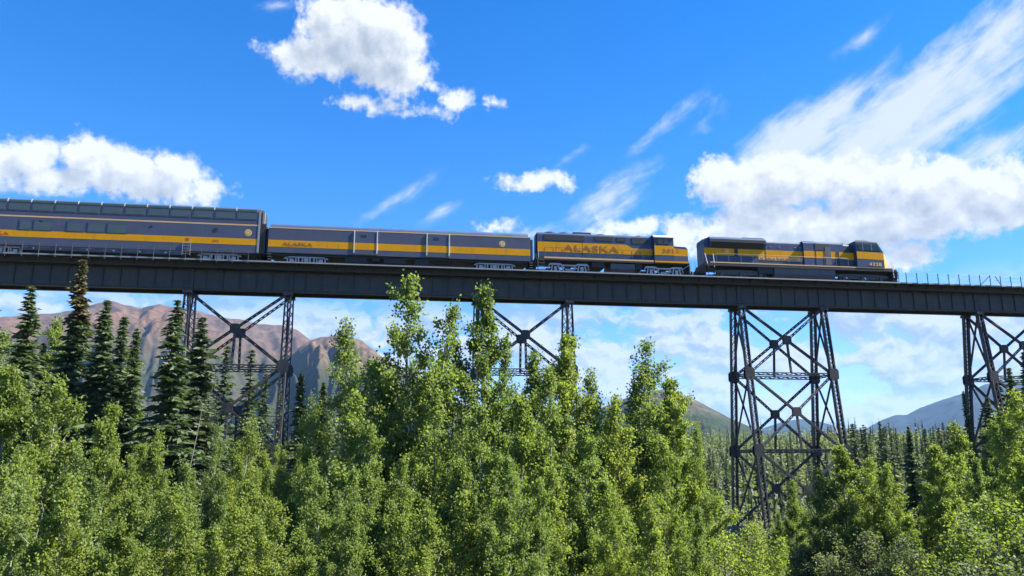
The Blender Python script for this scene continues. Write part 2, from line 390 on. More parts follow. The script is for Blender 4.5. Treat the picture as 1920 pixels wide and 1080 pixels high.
mountain('far_mountain', [(1180,850),(1380,826),(1430,803),(1470,790),(1500,786),(1535,790),(1575,802),(1620,806),(1650,789),(1680,778),(1700,778),(1725,765),(1760,752),(1790,742),(1806,738),(1850,720),(1900,716),(2000,714),(2150,722),(2400,770)], 7000, 2400, 1400, .22, M['far'], nu=200)

# ------------------------------------------------------------------ bridge
BY = 76.96; GW = 2.02                  # near girder outer face, spacing to the far girder
YN, YF = BY+.18, BY+.18+GW             # girder centre lines
YC = (YN+YF)/2                         # track centre line
ZB, ZT = 25.0, 27.18                   # girder underside and top
DECK = 27.42; RAILTOP = 27.62
LEGX = [-46.25, -37.11, -18.82, -9.68, 8.61, 17.756, 36.044, 45.188, 63.476, 72.62]
bridge = empty('railway_bridge', (0, YC, ZB))
tag(bridge, 'long black steel railway trestle bridge on tall lattice towers above the trees', 'bridge')
def bpart(name, parent=bridge):        # a part empty that keeps world coordinates
    return empty(name, tuple(-Vector((0, YC, ZB))) if parent is bridge else (0, 0, 0), parent)
ends = LEGX + [90.9]
stif = MB().box(-.05, .05, -.11, -.006, .0, 1.80).mesh('stiffener', M['steel'])
stif2 = MB().box(-.20, .20, -.12, -.006, .0, 1.80).mesh('end_stiffener', M['steel'])
for i in range(len(ends)-1):
    x0, x1 = ends[i], ends[i+1]
    if i % 2 == 1 and i == 9: pass
    sp = bpart('girder_span')
    for y in (YN, YF):
        sgn = -1 if y == YN else 1
        MB().box(x0+.01, x1-.01, y-.006, y+.006, ZB+.02, ZT-.02).build('web', M['steel_web'], sp)
        fb = MB().box(x0+.01, x1-.01, y-.19, y+.19, ZB, ZB+.045)
        fb.box(x0+.01, x1-.01, y-.03, y+.03, ZB+.0451, ZB+.20); fb.build('bottom_flange', M['steel'], sp)
        ft = MB().box(x0+.01, x1-.01, y-.19, y+.19, ZT-.045, ZT)
        ft.box(x0+.01, x1-.01, y-.03, y+.03, ZT-.20, ZT-.0451); ft.build('top_flange', M['steel'], sp)
        n = round((x1-x0)/1.524)
        for k in range(n+1):
            big = k in (0, n)
            xx = x0+(x1-x0)*k/n + (.21 if k == 0 else -.21 if k == n else 0)
            o = link('stiffener', stif2 if big else stif, sp, (xx, y, ZB+.2003)); 
            if sgn > 0: o.scale = (1, -1, 1)
    cr = MB(); n = round((x1-x0)/3.05)
    for k in range(n):
        xa, xb = x0+(x1-x0)*k/n, x0+(x1-x0)*(k+1)/n
        cr.bar((xa, YN+.02, ZT-.3), (xb, YF-.02, ZT-.3), .1, .1); cr.bar((xa, YF-.02, ZB+.35), (xb, YN+.02, ZB+.35), .1, .1)
        cr.bar((xa+.3, YN+.02, ZB+.3), (xa+.3, YF-.02, ZT-.3), .1, .1); cr.bar((xa+.36, YN+.02, ZT-.3), (xa+.36, YF-.02, ZB+.3), .1, .1)
    cr.build('cross_frame', M['steel'], sp)
# deck
deck = bpart('deck')
rt = random.Random(3); tm = MB(); x = -46.0
while x < 90.8:
    e = rt.uniform(-.04, .05); tm.box(x-.11, x+.11, YC-1.62-e, YC+1.62+e, ZT+.004, DECK); x += .42
tag(tm.build('ties', M['wood'], deck), kind='stuff')
for y in (YC-.75, YC+.75):
    rl = MB().box(-46.2, 90.9, y-.07, y+.07, DECK+.003, DECK+.025); rl.box(-46.2, 90.9, y-.01, y+.01, DECK+.0251, RAILTOP-.04); rl.box(-46.2, 90.9, y-.036, y+.036, RAILTOP-.0399, RAILTOP)
    rl.build('rail', M['rail'], deck)
for y in (YC-1.35, YC+1.35): MB().box(-46.2, 90.9, y-.1, y+.1, DECK+.003, DECK+.13).build('guard_timber', M['wood'], deck)
WY0, WY1 = 75.45, 76.30                # near walkway
br = MB().bar((0, YN-.05, -.16), (0, WY0+.03, -.11), .08, .10).bar((0, YN-.20, -.75), (0, WY0+.35, -.17), .06, .06).mesh('walkway_bracket', M['steel'])
wz = 27.62
x = -45.6
while x < 90.5:
    link('walkway_bracket', br, deck, (x, 0, wz)); x += 1.829
bx0 = -46.2
while bx0 < 90.5:
    for q in range(3):
        MB().box(bx0, bx0+6.08, WY0+.05+q*.28, WY0+.31+q*.28, wz-.055, wz-.001-.004*(q % 2)).build('walkway_plank', M['wood'], deck)
    bx0 += 6.096
MB().box(-46.2, 90.9, WY1-.02, WY1+.06, wz-.62, wz-.06).build('walkway_shadow_strip', M['wood'], deck)  # added dark strip, closes the tie gaps and stands in for the walkway's shadow
MB().box(-46.2, 90.9, WY0-.004, WY0+.045, wz-.10, wz+.03).build('walkway_edge_angle', M['walk'], deck)
# handrails: left stretch beside the double-deck car, and the open stretch ahead of the train
postm = MB().box(-.02, .02, -.02, .02, -.30, 1.04).mesh('post', M['post'])
postd = MB().box(-.03, .03, -.03, .03, -.10, 1.10).mesh('post', M['steel'])
for (xa, xb, stp, pm, cm_) in ((-45.5, -12.4, 1.40, postm, M['post']), (54.05, 90.5, 1.24, postd, M['steel'])):
    hr = bpart('handrail'); x = xa; k = 0
    while x < xb:
        link('post', pm, hr, (x, WY0-.04, wz)); x += stp; k += 1
    xe = x-stp
    for zz in (1.05, .58):
        MB().cyl((xa, WY0-.04, wz+zz), (xe, WY0-.04, wz+zz), .012, 6).build('cable', cm_, hr)
    if xa > 0:
        xd = xa+7*stp
        MB().bar((xd, WY0-.05, wz), (xd+stp, WY0-.05, wz+1.05), .05, .05).build('end_brace', M['steel'], hr)
        MB().bar((xd+1.5*stp, WY0-.05, wz+1.05), (xd+2*stp, WY0-.05, wz), .05, .05).build('end_brace', M['steel'], hr)
# towers
BAT = .118
LV = [24.98, 17.82, 10.15, 2.6]
def legp(x, side, z):                  # side -1 near, +1 far
    return Vector((x, (YN if side < 0 else YF) + side*BAT*(ZB-z), z))
LW = .29
def build_leg(x, side, tower, zb):
    m = MB(); t, b = legp(x, side, 24.98), legp(x, side, zb)
    for dx in (-LW, LW):
        m.bar(t+Vector((dx, 0, 0)), b+Vector((dx, 0, 0)), .03, .46, (0, 1, 0))
        for dy in (-.215, .215):
            m.bar(t+Vector((dx*.86, dy, 0)), b+Vector((dx*.86, dy, 0)), .10, .024, (0, 1, 0))
    n = int((24.98-zb)/.42)
    for k in range(n):
        p, q = t.lerp(b, k/n), t.lerp(b, (k+1)/n); s_ = 1 if k % 2 else -1
        for dy in (-.235, .235):
            m.bar(p+Vector((-s_*.21, dy, 0)), q+Vector((s_*.21, dy, 0)), .065, .012, (0, 1, 0))
    m.build('leg', M['steel'], tower)
def latt(a, b, w, up, name, tower, dep=.20):    # laced brace: two angles with lacing between
    a, b = Vector(a), Vector(b); m = MB(); d = (b-a); L = d.length; d.normalize(); up = Vector(up); sx = d.cross(up).normalized()
    for s_ in (-1, 1): m.bar(a+sx*s_*w/2, b+sx*s_*w/2, .085, dep, up)
    n = max(2, int(L/.5))
    for k in range(n):
        p, q = a.lerp(b, k/n), a.lerp(b, (k+1)/n); s_ = 1 if k % 2 else -1
        for e in (-1, 1):
            m.bar(p+sx*s_*w*.45+up*(dep/2+.008)*e, q-sx*s_*w*.45+up*(dep/2+.008)*e, .06, .012, up)
    return m.build(name, M['steel'], tower)
def gus(c, w, h, tower, yo, ax='y'):
    m = MB(); c = Vector(c)
    if ax == 'y':
        p = [(c.x-w, c.z-h*.6), (c.x-w*.6, c.z-h), (c.x+w*.6, c.z-h), (c.x+w, c.z-h*.6), (c.x+w, c.z+h*.6), (c.x+w*.6, c.z+h), (c.x-w*.6, c.z+h), (c.x-w, c.z+h*.6)]
        m.prism(p, 'y', c.y+yo-.01, c.y+yo+.01)
    return m.build('gusset_plate', M['steel'], tower)
for ti in range(5):
    xa, xb = LEGX[2*ti], LEGX[2*ti+1]; xm = (xa+xb)/2
    tw = bpart('trestle_tower')
    for x in (xa, xb):
        for sd in (-1, 1):
            p = legp(x, sd, 2.6); g = gz(p.x, p.y)
            zb = max(2.6, g+.5); build_leg(x, sd, tw, zb)
            b = legp(x, sd, zb)
            MB().prism([(b.x-.9, b.y-.9), (b.x+.9, b.y-.9), (b.x+.9, b.y+.9), (b.x-.9, b.y+.9)], 'z', min(g, b.z)-1.5, zb-.006).build('pedestal', M['concrete'], tw)
            c = legp(x, sd, 24.75); MB().box(c.x-.42, c.x+.42, c.y-.33, c.y+.33, 24.7, 24.994).build('bearing_cap', M['steel'], tw)
            for z in LV[1:3]: gus(legp(x, sd, z), .50, .62, tw, -.262); gus(legp(x, sd, z), .48, .60, tw, .262)
    for sd in (-1, 1):
        for j in range(3):
            z0, z1 = LV[j]-(.25 if j == 0 else .18), LV[j+1]+.18
            A0, B0 = legp(xa, sd, z0), legp(xb, sd, z0); A1, B1 = legp(xa, sd, z1), legp(xb, sd, z1)
            ox = Vector((.25, 0, 0)); cc = (A0+B1)/2; cc2 = (B0+A1)/2
            n_ = (B0-A0).cross(A1-A0).normalized()
            latt(A0+ox, B1-ox, .17, n_, 'diagonal_brace', tw, .20)
            h1 = cc + (B0-cc)*.04; h2 = cc + (A1-cc)*.04
            latt(B0-ox, h1, .17, n_, 'diagonal_brace', tw, .17); latt(h2, A1+ox, .17, n_, 'diagonal_brace', tw, .17)
            g1 = gus(cc, .46, .46, tw, -.14); gus(cc, .44, .44, tw, .14)
            S0, S1 = legp(xa, sd, LV[j+1]), legp(xb, sd, LV[j+1])
            if j < 2:
                latt(S0+ox, S1-ox, .24, (0, 1, 0), 'strut', tw, .18)
                latt(cc-Vector((0, 0, .3)), (S0+S1)/2+Vector((0, 0, .12)), .14, (0, 1, 0), 'hanger', tw, .14)
    for x in (xa, xb):
        for j in range(3):
            z0, z1 = LV[j]-.35, LV[j+1]+.15
            a0, b0, a1, b1 = legp(x, -1, z0), legp(x, 1, z0), legp(x, -1, z1), legp(x, 1, z1)
            latt(a0+Vector((-.05, .2, 0)), b1+Vector((-.05, -.2, 0)), .15, (1, 0, 0), 'sway_brace', tw, .09)
            latt(b0+Vector((.06, -.2, 0)), a1+Vector((.06, .2, 0)), .15, (1, 0, 0), 'sway_brace', tw, .09)
            if j < 2: latt(legp(x, -1, LV[j+1])+Vector((0, .22, 0)), legp(x, 1, LV[j+1])-Vector((0, .22, 0)), .2, (1, 0, 0), 'sway_strut', tw, .12)

# ------------------------------------------------------------------ train
def text_mesh(txt, size, xs, m, bold=.0):
    cu = bpy.data.curves.new('lettering', 'FONT'); cu.body = txt; cu.size = size; cu.extrude = .004; cu.offset = bold; cu.space_character = 1.12
    cu.resolution_u = 3
    o = bpy.data.objects.new('tmp', cu); COL.objects.link(o)
    dg = bpy.context.evaluated_depsgraph_get(); me = bpy.data.meshes.new_from_object(o.evaluated_get(dg))
    bpy.data.objects.remove(o)
    me.transform(Matrix(((xs, 0, 0, 0), (0, 0, -1, 0), (0, 1, 0, 0), (0, 0, 0, 1)))); me.name = 'lettering'
    me.materials.clear(); me.materials.append(m); return me
def lettering(parent, txt, size, x, y, z, xs, m, bold=0.0):
    return link('lettering', text_mesh(txt, size, xs, m, bold), parent, (x, y, z))
def arc(cx, cz, r, a0, a1, n):
    return [(cx+r*math.cos(R(a0+(a1-a0)*i/n)), cz+r*math.sin(R(a0+(a1-a0)*i/n))) for i in range(n+1)]
def shell(w, z0, z1, rr, n=6, crown=.0):        # half section with rounded shoulders, closed loop in (y, z)
    p = [(-w, z0), (w, z0)] + arc(w-rr, z1-rr, rr, 0, 90, n) + ([(0, z1+crown)] if crown else []) + arc(-w+rr, z1-rr, rr, 90, 180, n)
    return p
def strip(parent, name, m, x0, x1, z0, z1, w, pr=.004, th=.012):
    for s_ in (-1, 1):
        ya, yb = (s_*(w+pr), s_*(w-th))
        MB().box(x0, x1, min(ya, yb), max(ya, yb), z0, z1).build(name, m, parent)
def vpoly(parent, name, m, poly, w, pr=.004, th=.012):
    for s_ in (-1, 1):
        ya, yb = (s_*(w+pr), s_*(w-th)); MB().prism(poly, 'y', min(ya, yb), max(ya, yb)).build(name, m, parent)
def wheelset(tr, x, r, m):
    for s_ in (-1, 1):
        w = MB().cyl((x, s_*.70, r), (x, s_*.83, r), r, 20).cyl((x, s_*.68, r), (x, s_*.70, r), r+.03, 20).cyl((x, s_*.83, r), (x, s_*.90, r), .12, 10)
        w.build('wheel', m, tr)
    MB().cyl((x, -.68, r), (x, .68, r), .09, 8).build('axle', M['dark'], tr)
def truck(parent, cx, wb, axles, r, m, mw, style, dz=0.0):
    tr = empty('truck', (cx, 0, 0), parent)
    xs = [(-wb/2 + wb*i/(axles-1)) for i in range(axles)]
    for x in xs: wheelset(tr, x, r, mw)
    for s_ in (-1, 1):
        y0, y1 = (s_*1.00, s_*1.16) if s_ > 0 else (s_*1.16, s_*1.00)
        h = wb/2
        sf = MB()
        if style == 'blomberg':
            ym = (y0+y1)/2
            sf.prism([(-h-.75, .98), (-h-.55, 1.20), (-h+.45, 1.20), (-h+.7, 1.06), (h-.7, 1.06), (h-.45, 1.20), (h+.55, 1.20), (h+.75, .98), (h+.5, 1.0), (h-.5, 1.0), (h-.75, .92), (-h+.75, .92), (-h+.5, 1.0), (-h-.5, 1.0)], 'y', y0, y1)
            for x in xs:
                sf.box(x-.15, x+.15, y0-.03, y1+.03, .34, .86)
                for q in (-1, 1): sf.bar((x+q*.30, ym, 1.0), (x+q*.44, ym, .34), .13, .10, (0, 1, 0)); sf.bar((x+q*.62, ym, 1.0), (x+q*.74, ym, .56), .07, .06, (0, 1, 0))
            for q in (-1, 1): sf.bar((q*.62, ym, .98), (q*.50, ym, .30), .09, .08, (0, 1, 0)); sf.bar((q*(h-.85), ym, .92), (q*.9, ym, .62), .06, .06, (0, 1, 0))
            sf.box(-.66, .66, y0-.05, y1+.05, .24, .36); sf.box(-.36, .36, y0-.02, y1+.02, .46, .62)
        elif style == 'passenger':
            ym = (y0+y1)/2
            sf.prism([(-h-.75, .66), (-h-.6, .84), (-h-.2, .94), (h+.2, .94), (h+.6, .84), (h+.75, .66), (h+.6, .70), (h+.2, .82), (-h-.2, .82), (-h-.6, .70)], 'y', y0, y1)
            sf.bar((-h, ym, .60), (-h+.5, ym, .36), .09, .1, (0, 1, 0)); sf.bar((h, ym, .60), (h-.5, ym, .36), .09, .1, (0, 1, 0)); sf.box(-h+.45, h-.45, y0, y1, .31, .41)
            for x in xs:
                sf.box(x-.19, x+.19, y0-.05, y1+.05, .30, .70)
                for q in (-.40, .40): sf.box(x+q-.06, x+q+.06, y0, y1, .34, .86)
            for q in (-.72, -.36, .36, .72): sf.cyl((q, ym+.05*s_, .40), (q, ym+.05*s_, .84), .085, 8)
            sf.box(-.20, .20, y0-.03, y1+.03, .44, .78)
        else:
            sf.prism([(-h-.9, .75), (-h-.75, 1.05), (-1.1, 1.12), (1.1, 1.12), (h+.75, 1.05), (h+.9, .75), (h+.5, .80), (h-.45, .80), (h-.7, .58), (.6, .58), (.45, .82), (-.45, .82), (-.6, .58), (-h+.7, .58), (-h+.45, .80), (-h-.5, .80)], 'y', y0, y1)
            for x in xs:
                sf.box(x-.2, x+.2, y0-.05, y1+.05, .32, .85); sf.bar((x+.35, (y0+y1)/2+.08*s_, .75), (x+.7, (y0+y1)/2+.08*s_, .3), .1, .1, (0, 1, 0))
                sf.cyl((x-.42, (y0+y1)/2, .5), (x-.42, (y0+y1)/2, .92), .13, 8)
            sf.bar((-h, (y0+y1)/2+.1*s_, .95), (h, (y0+y1)/2+.1*s_, .92), .06, .1, (0, 1, 0))
        sf.build('side_frame', m, tr)
    MB().box(-.25, .25, -1.0, 1.0, .55, .95).build('bolster', M['dark'], tr)
    return tr
def emblem(parent, x, z, w, r=.32):
    for s_ in (-1, 1):
        e = MB().cyl((x, s_*(w-.01), z), (x, s_*(w+.006), z), r, 24).build('emblem', M['cream'], parent)
        MB().cyl((x, s_*(w+.0061), z), (x, s_*(w+.010), z), r*.76, 20).build('emblem_field', M['red'], e)
        MB().cyl((x, s_*(w+.0101), z), (x, s_*(w+.014), z), r*.62, 20).build('emblem_centre', M['gold'], e)
def coupler(parent, x, s_):
    m = MB().box(min(x, x+s_*.55), max(x, x+s_*.55), -.13, .13, .72, .98).box(min(x+s_*.5, x+s_*.72), max(x+s_*.5, x+s_*.72), -.2, .2, .66, 1.04)
    m.build('coupler', M['dark'], parent)
    MB().cyl((x, -.35, .75), (x+s_*.5, -.3, .45), .035, 6).build('air_hose', M['dark'], parent)
RZ = RAILTOP

# --- double-deck dome car
D0, D1 = -39.35, -12.36
dome = empty('dome_car', (D1, YC, RZ)); tag(dome, 'tall blue double-deck dome passenger car with two rows of windows at the left end', 'railcar')
L = D0-D1; w = 1.55
MB().prism(shell(w, 1.02, 5.58, .55, 8), 'x', L+.25, -.25).build('body', M['blue'], dome)
MB().prism(shell(w-.12, 1.02, 5.5, .5, 6), 'x', -.25, -.06).build('end_wall', M['dark'], dome)
strip(dome, 'pillar', M['walk'], -.42, -.26, 1.1, 5.12, w, .02)
strip(dome, 'yellow_band', M['yellow'], L+.25, -.43, 1.80, 2.42, w, .005)
strip(dome, 'pale_stripe', M['pale'], L+.25, -.43, 3.71, 3.84, w, .005)
MB().prism([(a, b) for a, b in arc(w-.55, 5.03, .565, 35, 90, 6)]+[(a, b) for a, b in arc(-w+.55, 5.03, .565, 90, 145, 6)], 'x', L+.2, -.26).build('roof', M['roof'], dome)
k = 0; xw = -.52
while xw > L+2.2:
    for s_ in (-1, 1):
        y0, y1 = sorted((s_*(w+.014), s_*(w-.03)))
        wd = MB().box(xw-1.95, xw-.06, y0, y1, 4.30, 5.04).build('dome_window', M['blue'], dome)
        y0, y1 = sorted((s_*(w+.02), s_*(w-.02)))
        MB().box(xw-1.84, xw-.17, y0, y1, 4.38, 5.00).build('pane', M['glassup'], wd)
        MB().prism([(s_*a, b) for a, b in arc(w-.55, 5.03, .572, 2, 36, 4)]+[(s_*a, b) for a, b in arc(w-.55, 5.03, .55, 36, 2, 4)], 'x', xw-1.88, xw-.13).build('curved_pane', M['glassup'] if False else M['glass'], wd)
        MB().prism([(s_*a, b) for a, b in arc(w-.55, 5.03, .60, 12, 55, 4)]+[(s_*a, b) for a, b in arc(w-.55, 5.03, .55, 55, 12, 4)], 'x', xw-2.05, xw-1.98).build('roof_rib', M['walk'], dome)
    xw -= 2.03
for (xa, xb) in ((-21.54, -20.56), (-20.32, -18.82), (-17.45, -16.07), (-15.66, -14.22), (-13.95, -12.31)):
    for s_ in (-1, 1):
        y0, y1 = sorted((s_*(w+.014), s_*(w-.03))); wd = MB().box(xa-.08, xb+.08, y0, y1, 2.44, 3.44).build('window', M['bluedk'], dome)
        y0, y1 = sorted((s_*(w+.02), s_*(w-.02))); MB().box(xa, xb, y0, y1, 2.50, 3.36).build('pane', M['glassup'], wd)
emblem(dome, -1.31, 3.02, w, .33)
strip(dome, 'vent', M['grille'], -4.45, -4.12, 3.05, 3.38, w, .02); strip(dome, 'vent', M['dark'], -10.2, -9.95, 3.25, 3.34, w, .02); strip(dome, 'vent', M['dark'], -19.9, -19.6, 3.28, 3.38, w, .02)
strip(dome, 'marker_panel', M['red'], -6.95, -6.65, 2.0, 2.28, w, .012)
lettering(dome, '654', .26, -4.5, -w-.010, 2.02, 1.3, M['red'], .004); lettering(dome, 'ALASKA', .46, -25.15, -w-.010, 1.93, 1.55, M['red'], .008)
for (xa, xb) in ((-21.2, -7.0),):
    for s_ in (-1, 1):
        y0, y1 = sorted((s_*1.49, s_*1.2)); MB().box(xa, xb, y0, y1, .62, 1.018).build('equipment_skirt', M['tank'], dome)
    for q in range(7):
        xa_ = -20.6+q*1.9
        strip(dome, 'skirt_vent', M['dark'], xa_, xa_+.7, .84, .96, 1.49, .01)
    MB().box(xa+.2, xb-.2, -1.2, 1.2, .55, 1.015).build('underfloor_equipment', M['dark'], dome)
    for q in range(6): strip(dome, 'marker_light', M['white'], -20.2+q*2.3, -20.08+q*2.3, .74, .86, 1.49, .015)
MB().box(L+.4, -.4, -1.1, 1.1, .85, 1.016).build('underframe', M['dark'], dome)
ld = MB()
for q in range(5): ld.box(-7.15, -6.45, -w-.06, -w-.03, .72+q*.26, .75+q*.26)
for q in (-7.15, -6.45): ld.box(q-.02, q+.02, -w-.062, -w-.028, .6, 1.9)
ld.build('ladder', M['walk'], dome)
truck(dome, -3.85, 2.6, 2, .46, M['silver'], M['dark'], 'passenger'); truck(dome, L+3.9, 2.6, 2, .46, M['silver'], M['dark'], 'passenger')
MB().prism(shell(.62, 1.05, 3.7, .1, 3), 'x', -.06, .52).build('diaphragm', M['dark'], dome); MB().box(-.06, .30, -1.42, 1.42, 1.0, 4.0).build('end_bellows', M['dark'], dome)
MB().box(-.06, .10, -1.2, -1.0, 3.9, 5.2).build('end_rail', M['walk'], dome)
coupler(dome, -.05, 1)

# --- baggage car
B0, B1 = -11.78, 13.74
bag = empty('baggage_car', (B0, YC, RZ)); tag(bag, 'low blue and yellow baggage car with two sliding doors framed by white bars', 'railcar')
L = B1-B0; w = 1.54
MB().prism([(-w, 1.18), (w, 1.18), (w, 3.66), (-w, 3.66)], 'x', .0, L).build('body', M['blue'], bag)
MB().prism([(w, 3.661)]+arc(w-.55, 3.62, .54, 5, 88, 8)+arc(-w+.55, 3.62, .54, 92, 175, 8)+[(-w, 3.661)], 'x', .12, L-.22).build('roof', M['roof'], bag)
strip(bag, 'yellow_band', M['yellow'], .02, L-.02, 1.74, 2.42, w, .005)
strip(bag, 'pale_stripe', M['pale'], .02, L-.02, 3.60, 3.70, w, .008)
for (xa, xb) in ((8.15, 10.25), (15.2, 17.3)):
    for s_ in (-1, 1):
        y0, y1 = sorted((s_*(w+.03), s_*(w-.03)))
        d = MB().box(xa, xb, y0, y1, 1.36, 3.58).build('sliding_door', M['blue'], bag)
        y0, y1 = sorted((s_*(w+.034), s_*(w+.026))); MB().box(xa+.01, xb-.01, y0, y1, 1.74, 2.42).build('door_band', M['yellow'], d)
        MB().box(xa+.55, xa+1.1, y0, y1, 2.95, 3.25).build('door_window', M['glass'], d)
        y0, y1 = sorted((s_*(w+.06), s_*(w-.01)))
        for q in (xa-.09, xb+.01): MB().box(q, q+.08, y0, y1, 1.40, 3.62).build('door_post', M['white'], d)
        y0, y1 = sorted((s_*(w+.07), s_*(w+.0))); MB().box(xa-.1, xb+.1, y0, y1, 1.26, 1.34).build('door_track', M['tank'], d)
lettering(bag, 'ALASKA', .46, 1.35, -w-.012, 1.90, 1.55, M['red'], .006); emblem(bag, 22.65, 2.88, w, .31)
MB().box(.3, L-.3, -1.25, 1.25, .98, 1.176).build('underframe', M['dark'], bag)
for (xa, xb, zb) in ((7.3, 9.4, .48), (11.0, 13.1, .50), (14.0, 15.4, .42), (9.9, 10.6, .7)):
    MB().box(xa, xb, -1.35, 1.35, zb, .979).build('equipment_box', M['dark'], bag)
MB().cyl((16.0, -.9, .78), (17.6, -.9, .78), .17, 12).build('air_reservoir', M['dark'], bag)
for xx in (12.3, 14.5, 19.0): MB().cyl((xx, 0, 4.12), (xx, 0, 4.26), .12, 10).build('roof_vent', M['dark'], bag)
truck(bag, 3.6, 2.75, 2, .46, M['silver'], M['dark'], 'passenger'); truck(bag, 21.95, 2.75, 2, .46, M['silver'], M['dark'], 'passenger')
MB().box(L, L+.28, -1.3, 1.3, 1.0, 3.5).build('end_bellows', M['dark'], bag); MB().box(-.2, -.002, -1.3, 1.3, 1.0, 3.55).build('end_bellows', M['dark'], bag)
for q in (0.02, L-.10):
    lg = MB()
    for z in (.5, .75, 1.0): lg.box(q, q+.35, -w-.02, -w+.02, z, z+.03)
    lg.build('step', M['walk'], bag)
coupler(bag, L+.1, 1); coupler(bag, -.1, -1)

# --- shared locomotive details
def stanchions(parent, xs, y, z0, z1, m, rail=True):
    for x in xs: MB().cyl((x, y, z0), (x, y, z1), .022, 6).build('stanchion', m, parent)
    if rail: MB().cyl((xs[0], y, z1), (xs[-1], y, z1), .02, 6).build('handrail', m, parent)
def steps(parent, x, y, m):
    s_ = MB()
    for z in (.42, .74, 1.06, 1.38): s_.box(x-.32, x+.32, y-.02 if y < 0 else y-.25, y+.25 if y < 0 else y+.02, z, z+.04)
    for q in (-.33, .33): s_.box(x+q-.015, x+q+.015, y-.02 if y < 0 else y-.05, y+.05 if y < 0 else y+.02, .38, 1.5)
    s_.build('steps', m, parent)

# --- four-axle locomotive with low nose
G0 = 14.25
gp = empty('locomotive', (G0, YC, RZ)); tag(gp, 'yellow banded short-nose diesel locomotive with silver trucks coupled ahead of the baggage car', 'locomotive')
MB().box(.05, 16.25, -1.5, 1.5, 1.42, 1.60).box(.1, 16.2, -1.46, 1.46, 1.6001, 1.78).build('frame', M['dark'], gp)
strip(gp, 'sill_stripe', M['pale'], .9, 12.4, 1.58, 1.75, 1.47, .03); strip(gp, 'sill_stripe', M['yellow'], 12.5, 16.22, 1.56, 1.74, 1.5, .02)
hw = .95
MB().prism(shell(hw, 1.79, 4.50, .30, 5), 'x', .32, 12.5).build('long_hood', M['bluedk'], gp)
vpoly(gp, 'yellow_band', M['yellow'], [(.34, 2.42), (12.48, 2.42), (12.48, 3.10), (10.35, 3.10), (9.65, 3.46), (.34, 3.46)], hw, .006)
strip(gp, 'radiator_grille', M['grille'], 1.0, 5.25, 3.66, 4.24, hw, .02); strip(gp, 'radiator_grille', M['grille'], 6.35, 8.3, 3.80, 4.22, hw, .02); strip(gp, 'radiator_grille', M['grille'], 8.7, 9.6, 3.80, 4.2, hw, .02); strip(gp, 'radiator_grille', M['grille'], 10.3, 12.0, 3.62, 4.26, hw, .02)
for (x, r, h) in ((1.75, .68, .2), (3.2, .68, .17), (7.1, .62, .16)):
    f = MB().cyl((x, 0, 4.48), (x, 0, 4.48+h*.7), r, 20).cyl((x, 0, 4.48+h*.7), (x, 0, 4.48+h), r, 20, r*.55); f.build('roof_fan', M['bluedk'], gp)
MB().box(4.1, 6.0, -.75, .75, 4.47, 4.66).build('brake_housing', M['bluedk'], gp)
MB().box(8.6, 9.1, -.3, .3, 4.47, 4.62).build('exhaust_stack', M['dark'], gp)
for q in range(3): MB().cyl((10.9+q*.22, -.2+q*.2, 4.62), (11.4+q*.2, -.2+q*.2, 4.64), .06, 8, .11).build('air_horn', M['dark'], gp)
MB().cyl((11.1, 0, 4.5), (11.1, 0, 4.62), .05, 6).build('horn_mount', M['dark'], gp)
strip(gp, 'hood_door_gap', M['dark'], 5.0, 5.03, 1.85, 3.6, hw, .010)
for q in range(12): strip(gp, 'door_latch', M['red'], 1.0+q*.92, 1.05+q*.92, 2.46, 2.80, hw, .011)
lettering(gp, 'ALASKA', .86, 3.05, -hw-.014, 2.60, 1.72, M['red'], .012)
MB().prism([(-1.48, 1.79), (1.48, 1.79), (1.48, 4.22), (1.05, 4.50), (-1.05, 4.50), (-1.48, 4.22)], 'x', 12.51, 14.6).build('cab', M['bluedk'], gp)
MB().prism([(-1.54, 4.20), (-1.08, 4.512), (1.08, 4.512), (1.54, 4.20), (1.54, 4.27), (1.1, 4.60), (-1.1, 4.60), (-1.54, 4.27)], 'x', 12.45, 14.72).build('cab_roof', M['cabroof'], gp)
strip(gp, 'yellow_band', M['yellow'], 12.52, 14.62, 2.35, 3.36, 1.48, .006)
for s_ in (-1, 1):
    y0, y1 = sorted((s_*1.495, s_*1.45)); wd = MB().box(12.82, 14.12, y0, y1, 3.52, 4.16).build('cab_window', M['dark'], gp)
    y0, y1 = sorted((s_*1.502, s_*1.47)); MB().box(12.88, 13.45, y0, y1, 3.57, 4.11).box(13.51, 14.06, y0, y1, 3.57, 4.11).build('pane', M['glass'], wd)
MB().box(14.58, 14.615, -1.2, -.25, 3.5, 4.15).box(14.58, 14.615, .25, 1.2, 3.5, 4.15).build('windshield', M['glass'], gp)
MB().prism([(14.6, 1.79), (16.15, 1.79), (16.15, 3.12), (15.92, 3.34), (14.6, 3.38)], 'y', -1.36, 1.36).build('nose', M['bluedk'], gp)
vpoly(gp, 'nose_band', M['yellow'], [(14.63, 2.35), (16.14, 2.35), (16.14, 3.06), (14.63, 3.16)], 1.36, .006)
MB().box(16.15, 16.157, -1.35, 1.35, 2.2, 3.1).build('nose_front', M['yellow'], gp)
lettering(gp, '3015', .58, 13.35, -1.492, 2.62, 1.45, M['red'], .012)
strip(gp, 'battery_box', M['blue'], 12.55, 16.1, 1.80, 2.33, 1.40, .05)
stanchions(gp, [1.0+1.14*i for i in range(11)], -1.44, 1.75, 2.75, M['dark']); stanchions(gp, [1.0+1.14*i for i in range(11)], 1.44, 1.75, 2.75, M['dark'])
for x in (.32, 16.25):
    stanchions(gp, [x], -1.45, .5, 2.6, M['walk'], False); stanchions(gp, [x], 1.45, .5, 2.6, M['walk'], False)
for y in (-1.5, 1.5): steps(gp, .55, y, M['tank'])
